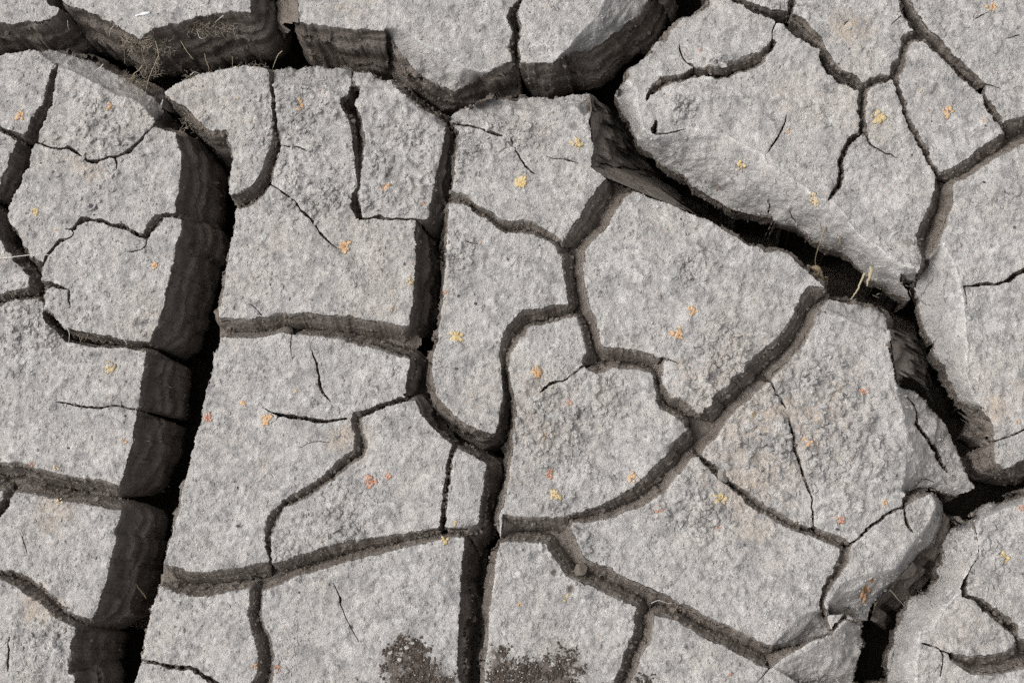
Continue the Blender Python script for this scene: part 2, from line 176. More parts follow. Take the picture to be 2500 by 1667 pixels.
# eroded flanks: depth (px) at the outer edge, curve power, rim line, outer-edge line
FLANKS = [
(50, 0.45, '@00 300,412 465,545 560,570 650,610 720,650 860,720 950,780 1100,820 1190,880 1270,990', '@00 300,405 430,415 540,440 700,465 800,520 880,560 1000,630 1100,680 1200,750 1290,820 1345,900 1310,990'),
(60, 1.0, '@01 1150,240 1240,235 1340,270 1450,350 1580,400 1700,470 1790,540 1930,585 2000,575', '@01 1140,270 1180,310 1285,470 1385,590 1475,650 1620,712 1720,755 1815,700 1910,628'),
(60, 1.0, '@02 930,-100 925,0 870,120 700,290 640,390 510,515', '@02 1350,-100 1300,0 1215,130 1130,190 1010,280 905,360 825,410 700,440 600,480'),
(40, 0.35, '@01 220,690 380,700 560,710 700,745 830,775 930,710 1120,735 1225,697', '@01 220,560 400,550 570,535 650,540 760,560 900,570 1040,590 1065,635 1115,650 1230,690'),
(30, 1.0, '@01 1210,700 1270,760 1360,850 1500,960 1620,1060', '@01 1235,685 1320,760 1420,840 1525,910 1650,1000'),
(42, 0.5, '@01 1690,1020 1850,1060 2100,1000 2150,980 @02 150,880 350,920 520,860 700,880 760,960', '@01 1640,960 1700,910 1850,860 1950,815 2100,790 @02 0,790 300,775 480,790 560,780 700,760 810,750 830,900'),
(95, 1.5, '@02 1110,620 1200,750 1210,900 1260,1060 1350,1110 1600,1040 1750,1060 1860,1060 2000,1140 2100,1200 2230,1270 @13 250,0 440,120 570,200 660,280 780,290 880,400 950,510 1030,600 1170,680 1260,760 1380,830 1470,850',
          '@02 990,790 1050,885 1110,995 1190,1185 1250,1240 1390,1350 1490,1400 1590,1460 @12 1630,180 1740,240 1840,300 1950,370 2100,412 2300,442 @13 300,500 470,530 600,605 690,665 760,695 860,705 900,750 960,815 990,860 1040,900 1100,970 1200,1005 1290,1060 1390,1130 1450,1130 1475,960'),
(28, 1.0, '@02 1900,-60 1850,20 1780,90 1680,230 1600,330 1420,480 1200,650', '@02 1800,-60 1760,50 1640,130 1570,150 1510,210 1460,250 1420,330 1350,340 1290,430 1190,520 1120,575 1100,640'),
(75, 1.2, '@13 1690,640 1800,850 1830,1000 1870,1150 1880,1350 1900,1540 @23 1890,220 1890,400 1960,590 2060,710', '@13 1490,890 1440,970 1480,1175 1490,1265 1545,1390 1605,1530 @23 1590,110 1600,220 1640,270 1710,350 1730,430 1780,510 1820,600 1890,650 1945,690 2010,660'),
(75, 0.9, '@23 1300,425 1315,520 1330,620 1365,750 1385,900 1370,1050 1370,1200 1340,1330', '@23 1310,410 1455,515 1550,610 1710,780 1800,965 1865,1110 1912,1235 1980,1300 1905,1360 1700,1372 1555,1345 1400,1380'),
(75, 1.2, '@33 1590,20 1620,120 1540,280 1460,370 1400,460 1300,620 1160,640 1000,680 830,740 760,880', '@33 1600,0 1670,40 1700,150 1680,285 1630,410 1570,480 1460,560 1310,730 1160,890 1110,935 1090,1060 1010,1070 900,1000 740,1010'),
(80, 1.2, '@33 2350,110 2200,150 1990,250 1970,330 1980,480 1900,640 1820,830 1700,960 1600,1130 1500,1160 1500,1260 1480,1400 1480,1568', '@33 2350,20 2200,70 2130,100 2060,90 1985,140 1935,210 1890,230 1750,300 1680,415 1670,560 1630,650 1650,700 1550,825 1470,840 1400,875 1390,940 1340,1010 1330,1060 1280,1150 1290,1220 1270,1270 1220,1340 1225,1450 1220,1568'),
(50, 1.1, '@33 290,1258 420,1110 540,1000 680,965', '@33 310,1270 430,1264 515,1262 605,1218 710,1190 770,1165 735,1060 700,1000'),
(55, 1.0, '@33 300,1440 500,1330 720,1230 770,1170 880,1080 930,1050', '@33 500,1568 760,1568 960,1568 960,1500 990,1430 990,1390 1030,1310 1020,1280 1035,1200 1010,1180 1020,1120 1000,1070'),
(24, 0.4, '@13 640,1300 720,1180 900,1270 1050,1330 1200,1350 1225,1400', '@13 700,1120 770,1085 900,1140 1010,1160 1100,1175 1210,1210 1238,1280 1230,1330'),
(14, 1.0, '@01 500,-200 500,0 500,160', '@01 420,-200 424,0 424,190'),
]

# sloping wall faces below a rim: (point on the slab, [(depth px, line), ...])
LEDGES = [
((1250, 450), [(4, '@02 805,765 822,900 812,1000 835,1200 820,1385'), (80, '@02 862,830 905,950 930,1060 965,1180 1010,1340'), (150, '@02 880,835 940,950 990,1060 1040,1180 1100,1350'), (300, '@02 905,845 1010,1000 1100,1130 1190,1260 1290,1380')]),
((1700, 560), [(4, '@12 800,30 950,118 1160,206 1300,265 1450,325 1600,388'), (70, '@12 980,10 1100,80 1260,150 1400,220 1500,290 1620,385'), (290, '@12 1280,20 1350,100 1450,180 1540,270 1620,350 1690,425')]),
((2420, 700), [(4, '@23 1940,672 1995,660 2055,716 2094,778 2114,870'), (60, '@23 1890,700 1960,760 2010,850 2040,900 2060,925'), (190, '@23 1840,740 1900,830 1940,900 1970,960 1990,1000')]),
((2000, 950), [(6, '@23 1248,5 1264,120 1292,300 1312,425'), (60, '@23 1300,20 1350,120 1390,260 1420,400'), (130, '@23 1360,30 1430,130 1470,260 1500,460'), (260, '@23 1440,30 1500,170 1540,330 1580,600')]),
((2100, 1360), [(70, '@33 1690,170 1670,290 1560,480 1450,560 1300,730 1150,890 1090,1050'), (130, '@33 1690,260 1660,400 1590,560 1480,680 1360,800 1220,930 1130,1060'), (240, '@33 1690,330 1650,500 1600,640 1510,760 1410,870 1290,1000 1180,1120')]),
((900, 30), [(5, '@01 424,-300 425,0 428,100 432,188'), (40, '@01 372,-300 370,0 360,110 366,205'), (70, '@01 320,-300 322,0 318,130 310,240'), (260, '@01 270,-300 262,0 240,160 215,330')]),
((2480, 1100), [(4, '@23 2112,935 2117,1000 2124,1098 2190,1146'), (60, '@23 2062,950 2080,1020 2095,1100 2110,1160'), (190, '@23 1975,960 1990,1040 2000,1120 2010,1180')]),
]

UNDERCUT = {6: 72, 8: 90, 9: 50, 10: 60, 11: 90, 13: 60}      # hollow shaped under these flanks to blacken the crack: face height left (px)
RIDGE = (1, 2, 6, 8, 9, 10, 11)                              # flanks whose rim carries a pale broken crust
# ---------------------------------------------------------------- crack field -> slab outlines
import numpy as np
MG = 300                                   # margin around the picture, px
GW, GH = 2500 + 2 * MG, 1667 + 2 * MG
CL = 6.0
def poly_sign(xy, x0, y0, w, h):
    """even-odd fill on pixel centres"""
    m = np.zeros((h, w), bool)
    n = len(xy); P = np.asarray(xy)
    for r in range(h):
        y = y0 + r
        a = P; b = np.roll(P, -1, 0)
        c = (a[:, 1] <= y) != (b[:, 1] <= y)
        if not c.any(): continue
        xs = np.sort(a[c, 0] + (y - a[c, 1]) / (b[c, 1] - a[c, 1]) * (b[c, 0] - a[c, 0])) - x0
        for i in range(0, len(xs) - 1, 2):
            i0 = max(0, int(math.ceil(xs[i]))); i1 = min(w, int(math.floor(xs[i + 1])) + 1)
            if i1 > i0: m[r, i0:i1] = True
    return m
_jr = np.random.default_rng(3)
_JN = _jr.uniform(-1, 1, (4, 4096))
def rough(P, closed, step, amp):
    """break measured lines into short crooked pieces, as dried mud tears"""
    Q = np.vstack([P, P[:1]]) if closed else P
    out = []
    for a, b in zip(Q[:-1], Q[1:]):
        n = max(1, int(math.hypot(b[0] - a[0], b[1] - a[1]) / step))
        for k in range(n): out.append(a + (b - a) * k / n)
    if not closed: out.append(Q[-1])
    out = np.array(out); i = np.arange(len(out)); o = int(abs(P[0, 0] * 7 + P[0, 1] * 3)) % 1500
    coarse = lambda r: np.interp(i / 3.0, np.arange(len(out) // 3 + 2), _JN[r, o:o + len(out) // 3 + 2])
    out[:, 0] += amp * (.55 * _JN[0, (i + o) % 4096] + .8 * coarse(2)); out[:, 1] += amp * (.55 * _JN[1, (i + o) % 4096] + .8 * coarse(3))
    if out.shape[1] > 2: out[:, 2] *= 1 + .28 * _JN[2, (i * 3 + o) % 4096]
    return out
def build_field():
    F = np.full((GH, GW), CL, np.float32); ST = np.zeros((GH, GW), np.uint8)
    def seg(D, ax, ay, bx, by, ra, rb, ox, oy):
        R = max(ra, rb) + CL + 1
        x0 = max(0, int(min(ax, bx) - R - ox)); x1 = min(D.shape[1], int(max(ax, bx) + R - ox) + 2)
        y0 = max(0, int(min(ay, by) - R - oy)); y1 = min(D.shape[0], int(max(ay, by) + R - oy) + 2)
        if x1 <= x0 or y1 <= y0: return
        X = np.arange(x0, x1, dtype=np.float32)[None, :] + ox - ax; Y = np.arange(y0, y1, dtype=np.float32)[:, None] + oy - ay
        dx, dy = bx - ax, by - ay; L = dx * dx + dy * dy + 1e-9
        t = np.clip((X * dx + Y * dy) / L, 0, 1)
        d = np.hypot(X - t * dx, Y - t * dy) - (ra + (rb - ra) * t)
        v = D[y0:y1, x0:x1]; np.minimum(v, d, out=v)
    for st, s in VOIDS:
        P = rough(np.array(pts(s)), True, 9.0, 1.9); P[:, :2] = np.clip(P[:, :2], [-MG - 40, -MG - 40], [2500 + MG + 40, 1667 + MG + 40])
        x0 = int(max(-MG, P[:, 0].min() - 8)); x1 = int(min(2500 + MG - 1, P[:, 0].max() + 8)); y0 = int(max(-MG, P[:, 1].min() - 8)); y1 = int(min(1667 + MG - 1, P[:, 1].max() + 8))
        w, h = x1 - x0 + 1, y1 - y0 + 1
        D = np.full((h, w), CL, np.float32)
        for a, b in zip(P, np.roll(P, -1, 0)): seg(D, a[0], a[1], b[0], b[1], 0, 0, x0, y0)
        m = poly_sign(P, x0, y0, w, h); D[m] *= -1
        v = F[y0 + MG:y1 + MG + 1, x0 + MG:x1 + MG + 1]; np.minimum(v, D, out=v)
        q = ST[y0 + MG:y1 + MG + 1, x0 + MG:x1 + MG + 1]; q[D < 0] = np.maximum(q[D < 0], 2 if st == 'd' else 1)
    for st, s in CRACKS:
        P = rough(np.array(pts(s)), False, 6.0, 1.5)
        for a, b in zip(P[:-1], P[1:]):
            R = max(a[2], b[2]) / 2 + CL + 2
            x0 = int(max(-MG, min(a[0], b[0]) - R)); x1 = int(min(2500 + MG - 1, max(a[0], b[0]) + R)); y0 = int(max(-MG, min(a[1], b[1]) - R)); y1 = int(min(1667 + MG - 1, max(a[1], b[1]) + R))
            if x1 <= x0 or y1 <= y0: continue
            D = np.full((y1 - y0 + 1, x1 - x0 + 1), CL, np.float32)
            seg(D, a[0], a[1], b[0], b[1], max(a[2] * .56, .9), max(b[2] * .56, .9), x0, y0)
            v = F[y0 + MG:y1 + MG + 1, x0 + MG:x1 + MG + 1]; np.minimum(v, D, out=v)
            q = ST[y0 + MG:y1 + MG + 1, x0 + MG:x1 + MG + 1]; q[D < 0] = np.maximum(q[D < 0], 2 if st == 'd' else 1)
    F[0, :] = F[-1, :] = -CL; F[:, 0] = F[:, -1] = -CL
    F[(F == 0)] = 1e-3
    return F, ST
def contours(F):
    """closed loops of F = 0, slab (F > 0) on the left-hand side; px coordinates"""
    S = F > 0
    code = S[:-1, :-1].astype(np.uint8) | (S[:-1, 1:] << 1) | (S[1:, 1:] << 2) | (S[1:, :-1] << 3)
    ys, xs = np.nonzero((code > 0) & (code < 15))
    T = {1: [(3, 0)], 2: [(0, 1)], 3: [(3, 1)], 4: [(1, 2)], 5: [(3, 0), (1, 2)], 6: [(0, 2)], 7: [(3, 2)], 8: [(2, 3)], 9: [(2, 0)], 10: [(0, 1), (2, 3)], 11: [(2, 1)], 12: [(1, 3)], 13: [(1, 0)], 14: [(0, 3)]}
    nxt = {}
    def key(x, y, e):
        return (x, y, 0) if e == 0 else (x + 1, y, 1) if e == 1 else (x, y + 1, 0) if e == 2 else (x, y, 1)
    cc = code[ys, xs]
    for x, y, c in zip(xs.tolist(), ys.tolist(), cc.tolist()):
        for a, b in T[c]: nxt[key(x, y, a)] = key(x, y, b)
    loops = []
    while nxt:
        k0, k = nxt.popitem(); L = [k0]
        while k != k0:
            L.append(k); k = nxt.pop(k, k0)
        out = np.empty((len(L), 2))
        for i, (x, y, e) in enumerate(L):
            f0 = F[y, x]; f1 = F[y, x + 1] if e == 0 else F[y + 1, x]
            t = f0 / (f0 - f1)
            out[i] = (x + t - MG, y - MG) if e == 0 else (x - MG, y + t - MG)
        loops.append(out)
    return loops
def area(P):
    x, y = P[:, 0], P[:, 1]
    return 0.5 * np.sum(x * np.roll(y, -1) - y * np.roll(x, -1))
def inside(P, Q):
    """even-odd test of points Q in loop P"""
    r = np.zeros(len(Q), bool)
    x, y = Q[:, 0], Q[:, 1]
    if len(Q) < 200:
        B = np.roll(P, -1, 0)
        for i in range(len(Q)):
            c = (P[:, 1] <= y[i]) != (B[:, 1] <= y[i]); a, b = P[c], B[c]
            r[i] = np.count_nonzero(x[i] < a[:, 0] + (y[i] - a[:, 1]) / (b[:, 1] - a[:, 1]) * (b[:, 0] - a[:, 0])) % 2 == 1
        return r
    for (ax, ay), (bx, by) in zip(P, np.roll(P, -1, 0)):
        if ay == by: continue
        c = (ay <= y) != (by <= y)
        r ^= c & (x < ax + (y - ay) / (by - ay) * (bx - ax))
    return r
# ---------------------------------------------------------------- helpers
_H = rng.random((8, 256, 256)).astype(np.float32)
def vn(x, y, s=0):
    """smooth value noise, -1..1"""
    x = np.asarray(x, np.float64); y = np.asarray(y, np.float64)
    xi = np.floor(x).astype(np.int64); yi = np.floor(y).astype(np.int64)
    fx = x - xi; fy = y - yi
    fx = fx * fx * (3 - 2 * fx); fy = fy * fy * (3 - 2 * fy)
    h = _H[s % 8]; ox = (s * 57) & 255
    g = lambda i, j: h[(xi + i + ox) & 255, (yi + j) & 255]
    return ((g(0, 0) * (1 - fx) + g(1, 0) * fx) * (1 - fy) + (g(0, 1) * (1 - fx) + g(1, 1) * fx) * fy) * 2 - 1
def fbm(x, y, wl, octs=3, s=0):
    r = 0; a = 1.0; n = 0
    for k in range(octs):
        c, d = math.cos(k * 1.1 + s), math.sin(k * 1.1 + s)
        r = r + a * vn((x * c - y * d) / wl, (x * d + y * c) / wl, s + k); n += a; a *= .5; wl *= .5
    return r / n * 1.4
col = scene.collection
def mesh_obj(name, V, Fc, mat, parent=None, smooth=True, origin=None):
    """one mesh object from numpy vertices and a triangle or quad index array"""
    V = np.asarray(V, np.float64); Fc = np.asarray(Fc, np.int32)
    if origin is not None: V = V - np.asarray(origin)
    me = bpy.data.meshes.new(name); nf, k = Fc.shape
    me.vertices.add(len(V)); me.vertices.foreach_set('co', V.astype(np.float32).ravel())
    me.loops.add(nf * k); me.loops.foreach_set('vertex_index', Fc.ravel())
    me.polygons.add(nf); me.polygons.foreach_set('loop_start', np.arange(0, nf * k, k, dtype=np.int32))
    me.polygons.foreach_set('use_smooth', np.full(nf, smooth))
    me.update(calc_edges=True); me.validate()
    if mat: me.materials.append(mat)
    o = bpy.data.objects.new(name, me); col.objects.link(o)
    if parent is not None: o.parent = parent
    elif origin is not None: o.location = origin
    return o
def thing(name, label, cat, loc, group=None):
    o = bpy.data.objects.new(name, None); col.objects.link(o); o.location = loc; o.empty_display_size = .01
    o['label'] = label; o['category'] = cat
    if group: o['group'] = group
    return o
def tag(o, label, cat, group=None):
    o['label'] = label; o['category'] = cat
    if group: o['group'] = group
    return o
def set_attr(o, name, arr):
    a = o.data.attributes.new(name, 'FLOAT', 'POINT'); a.data.foreach_set('value', np.asarray(arr, np.float32))

# ---------------------------------------------------------------- materials
class NT:
    def __init__(s, name):
        s.m = bpy.data.materials.new(name); s.m.use_nodes = True; s.t = s.m.node_tree; s.t.nodes.clear()
        s.out = s.n('ShaderNodeOutputMaterial'); s.bs = s.n('ShaderNodeBsdfPrincipled'); s.l(s.bs.outputs[0], s.out.inputs[0])
        s.bs.inputs['Specular IOR Level'].default_value = .15; s.bs.inputs['Roughness'].default_value = .95
        s.pos = s.n('ShaderNodeNewGeometry').outputs['Position']
    def n(s, k): return s.t.nodes.new(k)
    def l(s, a, b): s.t.links.new(a, b)
    def noise(s, wl_px, detail=2.0, rough=.5, vec=None, w=None):
        q = s.n('ShaderNodeTexNoise'); q.inputs['Scale'].default_value = 1.0 / (wl_px * U); q.inputs['Detail'].default_value = detail; q.inputs['Roughness'].default_value = rough
        s.l(vec or s.pos, q.inputs['Vector']); return q.outputs['Fac']
    def ramp(s, fac, *stops):
        q = s.n('ShaderNodeValToRGB'); e = q.color_ramp.elements
        while len(e) < len(stops): e.new(.5)
        for i, (p, c) in enumerate(stops):
            e[i].position = p; e[i].color = (c, c, c, 1) if not isinstance(c, tuple) else (*c, 1)
        s.l(fac, q.inputs[0]); return q.outputs[0]
    def mix(s, fac, a, b, mode='MIX'):
        q = s.n('ShaderNodeMix'); q.data_type = 'RGBA'; q.blend_type = mode
        for v, i in ((fac, 0), (a, 6), (b, 7)):
            if isinstance(v, (int, float)): q.inputs[i].default_value = v
            elif isinstance(v, tuple): q.inputs[i].default_value = (*v, 1)
            else: s.l(v, q.inputs[i])
        return q.outputs[2]
    def attr(s, name):
        q = s.n('ShaderNodeAttribute'); q.attribute_name = name; return q.outputs['Fac']
    def math(s, op, a, b):
        q = s.n('ShaderNodeMath'); q.operation = op
        for v, i in ((a, 0), (b, 1)):
            if isinstance(v, (int, float)): q.inputs[i].default_value = v
            else: s.l(v, q.inputs[i])
        return q.outputs[0]
    def scaled(s, v):
        q = s.n('ShaderNodeVectorMath'); q.operation = 'MULTIPLY'; q.inputs[1].default_value = v; s.l(s.pos, q.inputs[0]); return q.outputs[0]
    def bump(s, h, dist_px, strength=1.0, prev=None):
        q = s.n('ShaderNodeBump'); q.inputs['Distance'].default_value = dist_px * U; q.inputs['Strength'].default_value = strength
        s.l(h, q.inputs['Height'])
        if prev: s.l(prev, q.inputs['Normal'])
        return q.outputs[0]
    def done(s, color, normal=None):
        if isinstance(color, tuple): s.bs.inputs['Base Color'].default_value = (*color, 1)
        else: s.l(color, s.bs.inputs['Base Color'])
        if normal: s.l(normal, s.bs.inputs['Normal'])
        return s.m

def make_top():
    t = NT('dry_mud_crust')
    oi = t.n('ShaderNodeObjectInfo').outputs['Random']
    c = t.mix(t.ramp(t.noise(300, 3), (.36, 0.), (.64, 1.)), (.412, .400, .390), (.448, .424, .402))
    c = t.mix(t.math('MULTIPLY', oi, .5), c, (.455, .430, .410))                               # each slab dried a little differently
    c = t.mix(t.ramp(t.noise(130, 5, .62), (.48, 0.), (.68, .85)), c, (.53, .515, .50))        # pale dusty drifts
    c = t.mix(t.ramp(t.noise(95, 5, .62, t.scaled((1.1, .9, 1.))), (.34, .85), (.50, 0.)), c, (.305, .300, .298))   # cool grey areas
    c = t.mix(t.ramp(t.noise(380, 2), (.50, 0.), (.70, .5)), c, (.45, .40, .35))              # faint ochre drifts
    c = t.mix(t.attr('ochre'), c, (.47, .385, .305))
    c = t.mix(t.ramp(t.noise(40, 5, .68), (.36, .85), (.52, 0.)), c, (.25, .245, .243))        # grey mottling
    c = t.mix(t.ramp(t.noise(30, 5, .68, t.scaled((.93, 1.04, 1.))), (.52, 0.), (.68, .8)), c, (.60, .585, .565))
    c = t.mix(t.ramp(t.noise(15, 4, .65), (.36, .42), (.50, 0.)), c, (.25, .245, .25))
    c = t.mix(t.ramp(t.noise(12, 3, .65, t.scaled((1.0, 1.03, 1.1))), (.54, 0.), (.70, .42)), c, (.60, .585, .56))
    c = t.mix(t.ramp(t.noise(7, 2, .6, t.scaled((1.02, .97, 1.))), (.27, .5), (.37, 0.)), c, (.15, .146, .15))       # dark grains
    c = t.mix(t.ramp(t.noise(6, 2, .6, t.scaled((.96, 1.05, 1.))), (.64, 0.), (.77, .5)), c, (.72, .71, .70))       # pale salt grains
    c = t.mix(t.ramp(t.noise(9, 1, .5, t.scaled((.9, 1.1, 1.))), (.70, 0.), (.77, .5)), c, (.46, .30, .22))         # rusty grains
    c = t.mix(t.ramp(t.noise(19, 2, .5, t.scaled((1.1, .9, 1.))), (.24, .9), (.29, 0.)), c, (.07, .068, .075))      # sparse dark specks
    c = t.mix(t.math('MULTIPLY', t.attr('flank'), .55), c, t.mix(t.noise(22, 5, .7), (.16, .153, .146), (.44, .425, .41)))
    c = t.mix(t.math('MULTIPLY', t.attr('ridge'), t.ramp(t.noise(9, 4, .7), (.40, .1), (.58, 1.))), c, (.70, .69, .67))     # pale broken crust
    c = t.mix(t.attr('scar'), c, t.mix(t.noise(12, 3), (.24, .225, .215), (.33, .31, .295)))
    dm = t.math('MULTIPLY', t.attr('damp'), t.ramp(t.noise(15, 5, .7), (.36, .25), (.56, 1.)))
    c = t.mix(t.ramp(dm, (.15, 0.), (.6, .92)), c, t.mix(t.noise(8, 4, .6), (.045, .035, .028), (.17, .140, .118)))        # damp moss stain
    h = t.math('ADD', t.noise(14, 4, .68), t.math('MULTIPLY', t.noise(4.5, 2), .45))
    return t.done(c, t.bump(h, 7.5, 1.0))
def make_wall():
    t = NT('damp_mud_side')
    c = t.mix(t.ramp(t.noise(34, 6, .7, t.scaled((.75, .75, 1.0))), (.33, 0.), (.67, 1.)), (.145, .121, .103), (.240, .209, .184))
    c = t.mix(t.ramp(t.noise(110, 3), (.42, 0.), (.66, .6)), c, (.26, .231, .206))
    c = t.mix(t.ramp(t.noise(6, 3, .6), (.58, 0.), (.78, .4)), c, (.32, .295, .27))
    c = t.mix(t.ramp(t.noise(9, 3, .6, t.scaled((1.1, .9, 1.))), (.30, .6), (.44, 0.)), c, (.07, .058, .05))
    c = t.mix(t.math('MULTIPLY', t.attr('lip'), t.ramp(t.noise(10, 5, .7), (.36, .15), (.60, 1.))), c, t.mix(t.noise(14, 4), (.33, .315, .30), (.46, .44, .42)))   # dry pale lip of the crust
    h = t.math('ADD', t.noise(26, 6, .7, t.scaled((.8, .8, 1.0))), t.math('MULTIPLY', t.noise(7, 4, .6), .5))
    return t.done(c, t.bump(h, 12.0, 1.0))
def make_soil():
    t = NT('crack_floor_soil')
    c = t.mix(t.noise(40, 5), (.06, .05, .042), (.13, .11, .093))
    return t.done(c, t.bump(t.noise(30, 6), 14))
M_TOP, M_WALL, M_SOIL = make_top(), make_wall(), make_soil()

# ---------------------------------------------------------------- slabs
FLOOR = 560.0
FLK = [(d, p, np.array(pts(a)), np.array(pts(b))) for d, p, a, b in FLANKS]
def pl_dist(Q, L):
    best = np.full(len(Q), 1e9)
    for a, b in zip(L[:-1], L[1:]):
        v = b - a; t = np.clip(((Q - a) @ v) / (v @ v + 1e-9), 0, 1)
        best = np.minimum(best, np.hypot(*(Q - a - t[:, None] * v).T))
    return best
MACRO_X = {}
def macro(Q):
    """depth of eroded flanks (px, negative) and how much of a flank each point is"""
    z = np.zeros(len(Q)); f = np.zeros(len(Q)); MACRO_X['ridge'] = ri = np.zeros(len(Q)); MACRO_X['cut'] = cu = np.zeros(len(Q))
    for fi, (d, p, R, E) in enumerate(FLK):
        P = np.vstack([R, E[::-1]])
        lo = P.min(0) - 2; hi = P.max(0) + 2
        k = np.nonzero(((Q > lo) & (Q < hi)).all(1))[0]
        if not len(k): continue
        k = k[inside(P, Q[k])]
        if not len(k): continue
        a, b = pl_dist(Q[k], R), pl_dist(Q[k], E)
        t = a / (a + b + 1e-6)
        if fi in RIDGE: ri[k] = np.maximum(ri[k], np.exp(-(a / 7.0) ** 2) * .7)
        if fi in UNDERCUT: cu[k] = UNDERCUT[fi]
        z[k] = np.minimum(z[k], -d * t ** p); q = np.clip((t - .04) / .7, 0, 1); f[k] = np.maximum(f[k], q * q * (3 - 2 * q))
    return z, f
CRUMBLY = [(1742, 165, 26), (1665, 262, 30), (705, 300, 110), (960, 330, 90), (900, 430, 80), (820, 480, 70), (720, 470, 60), (1010, 470, 60), (1130, 330, 70), (1240, 310, 60), (1350, 1040, 120), (1480, 960, 60), (1760, 900, 90), (1960, 930, 90), (1900, 1050, 130), (2050, 1000, 110), (2080, 1130, 120), (1700, 1230, 90), (80, 800, 90), (1690, 650, 50), (1120, 620, 45), (240, 330, 90), (850, 1270, 70), (1380, 1300, 80), (700, 1380, 50), (130, 1560, 60), (2400, 1350, 80)]
def crumbly(Q):
    r = np.zeros(len(Q))
    for x, y, s in CRUMBLY: r = np.maximum(r, np.exp(-((Q[:, 0] - x) ** 2 + (Q[:, 1] - y) ** 2) / (s * s)))
    return np.clip(r * (1 + .5 * vn(Q[:, 0] / 40, Q[:, 1] / 40, 5)), 0, 1)
def relief(Q):
    x, y = Q[:, 0], Q[:, 1]
    c = crumbly(Q)
    z = 9.0 * fbm(x, y, 240, 2, 0) + 3.4 * fbm(x, y, 46, 3, 1) + 1.1 * fbm(x, y, 12, 2, 2)
    b = fbm(x, y, 19, 2, 4)
    for mx, my, ra, rb, hh in MOUNDS: z = z + hh * np.exp(-(((x - mx) / ra) ** 2 + ((y - my) / rb) ** 2) ** 1.6)
    z = z - 2.6 * blotch(Q, SCARS, .22, 1.0)
    z = z + c * (3.4 * np.maximum(fbm(x, y, 15, 2, 7) - .05, 0) * 2.2 + 1.8 * fbm(x, y, 30, 2, 3))
    z = z + (2.2 + 3.2 * c) * np.maximum(b - .12, 0) * 2.4 - (1.8 + 3.0 * c) * np.maximum(-b - .42, 0) * 2.0
    return z
SCARS = [(1555, 826, 10), (1488, 820, 15), (1515, 832, 9), (1860, 870, 9), (1862, 992, 11), (1848, 1000, 9), (2130, 1048, 15), (1995, 1103, 17), (1970, 910, 13), (1313, 930, 13), (1365, 1035, 14), (1720, 610, 14), (1115, 630, 12), (960, 440, 16), (830, 555, 9), (1350, 730, 10), (735, 1030, 22), (1395, 1438, 10), (1400, 310, 10), (580, 750, 10), (1690, 640, 8), (1680, 1580, 9), (900, 540, 14), (1070, 410, 12), (2080, 1210, 8)]
OCHRE = [(1880, 1090, 150), (1830, 1180, 110), (1980, 1030, 120), (2010, 950, 90), (1900, 1000, 100), (230, 420, 45), (130, 1260, 60), (90, 1480, 60), (2060, 60, 50), (650, 1120, 40), (860, 1060, 60), (820, 1380, 50), (2440, 1010, 50), (1660, 900, 40)]
def blotch(Q, L, edge, gain):
    r = np.zeros(len(Q))
    for x, y, s in L:
        k = np.nonzero((np.abs(Q[:, 0] - x) < 2.2 * s) & (np.abs(Q[:, 1] - y) < 2.2 * s))[0]
        d = np.hypot(Q[k, 0] - x, Q[k, 1] - y) / s + .8 * fbm(Q[k, 0], Q[k, 1], s * 1.1 + 3, 3, 2)
        r[k] = np.maximum(r[k], np.clip((1 - d) / edge, 0, 1) * gain)
    return r
MOUNDS = [(1665, 225, 75, 34, 12), (1742, 148, 42, 26, 14), (1740, 170, 14, 12, 8), (1640, 265, 30, 20, 7), (1240, 325, 55, 20, 9), (80, 800, 50, 40, 7), (2180, 1330, 60, 30, 6)]
DAMP = []
def damp(Q):
    r = np.zeros(len(Q))
    for P, spots in DAMP:
        lo, hi = P.min(0) - 45, P.max(0) + 45
        k = np.nonzero(((Q > lo) & (Q < hi)).all(1))[0]
        if len(k):
            d = pl_dist(Q[k], np.vstack([P, P[:1]])) * np.where(inside(P, Q[k]), 1, -1) + 9 * fbm(Q[k, 0], Q[k, 1], 26, 3, 5)
            r[k] = np.maximum(r[k], np.clip((d + 22) / 50, 0, 1))
        for x, y, w in spots: r = np.maximum(r, np.exp(-((Q[:, 0] - x) ** 2 + (Q[:, 1] - y) ** 2) / w ** 2))
    return r
def sample(A, Q):
    x = np.clip(np.rint(Q[:, 0] + MG).astype(int), 0, GW - 1); y = np.clip(np.rint(Q[:, 1] + MG).astype(int), 0, GH - 1)
    return A[y, x]
def resample(P, step):
    d = np.hypot(*(np.roll(P, -1, 0) - P).T); s = np.concatenate([[0], np.cumsum(d)]); n = max(6, int(s[-1] / step))
    t = np.linspace(0, s[-1], n, endpoint=False); Pc = np.vstack([P, P[:1]])
    return np.column_stack([np.interp(t, s, Pc[:, 0]), np.interp(t, s, Pc[:, 1])]), s[-1]
def normals(P, k):
    """outward (away from the slab) normals, smoothed over k neighbours"""
    T = np.zeros_like(P)
    for j in range(1, k + 1): T += np.roll(P, -j, 0) - np.roll(P, j, 0)
    N = np.column_stack([-T[:, 1], T[:, 0]]); N /= np.linalg.norm(N, axis=1)[:, None] + 1e-9
    return N
F, ST = build_field()
LOOPS = [l for l in contours(F) if abs(area(l)) > 45]
OUT = [l for l in LOOPS if area(l) < 0]; HOLES = [l for l in LOOPS if area(l) > 0]
def in_frame(P, m=0): return ((P[:, 0] > -m) & (P[:, 0] < 2500 + m) & (P[:, 1] > -m) & (P[:, 1] < 1667 + m)).any()
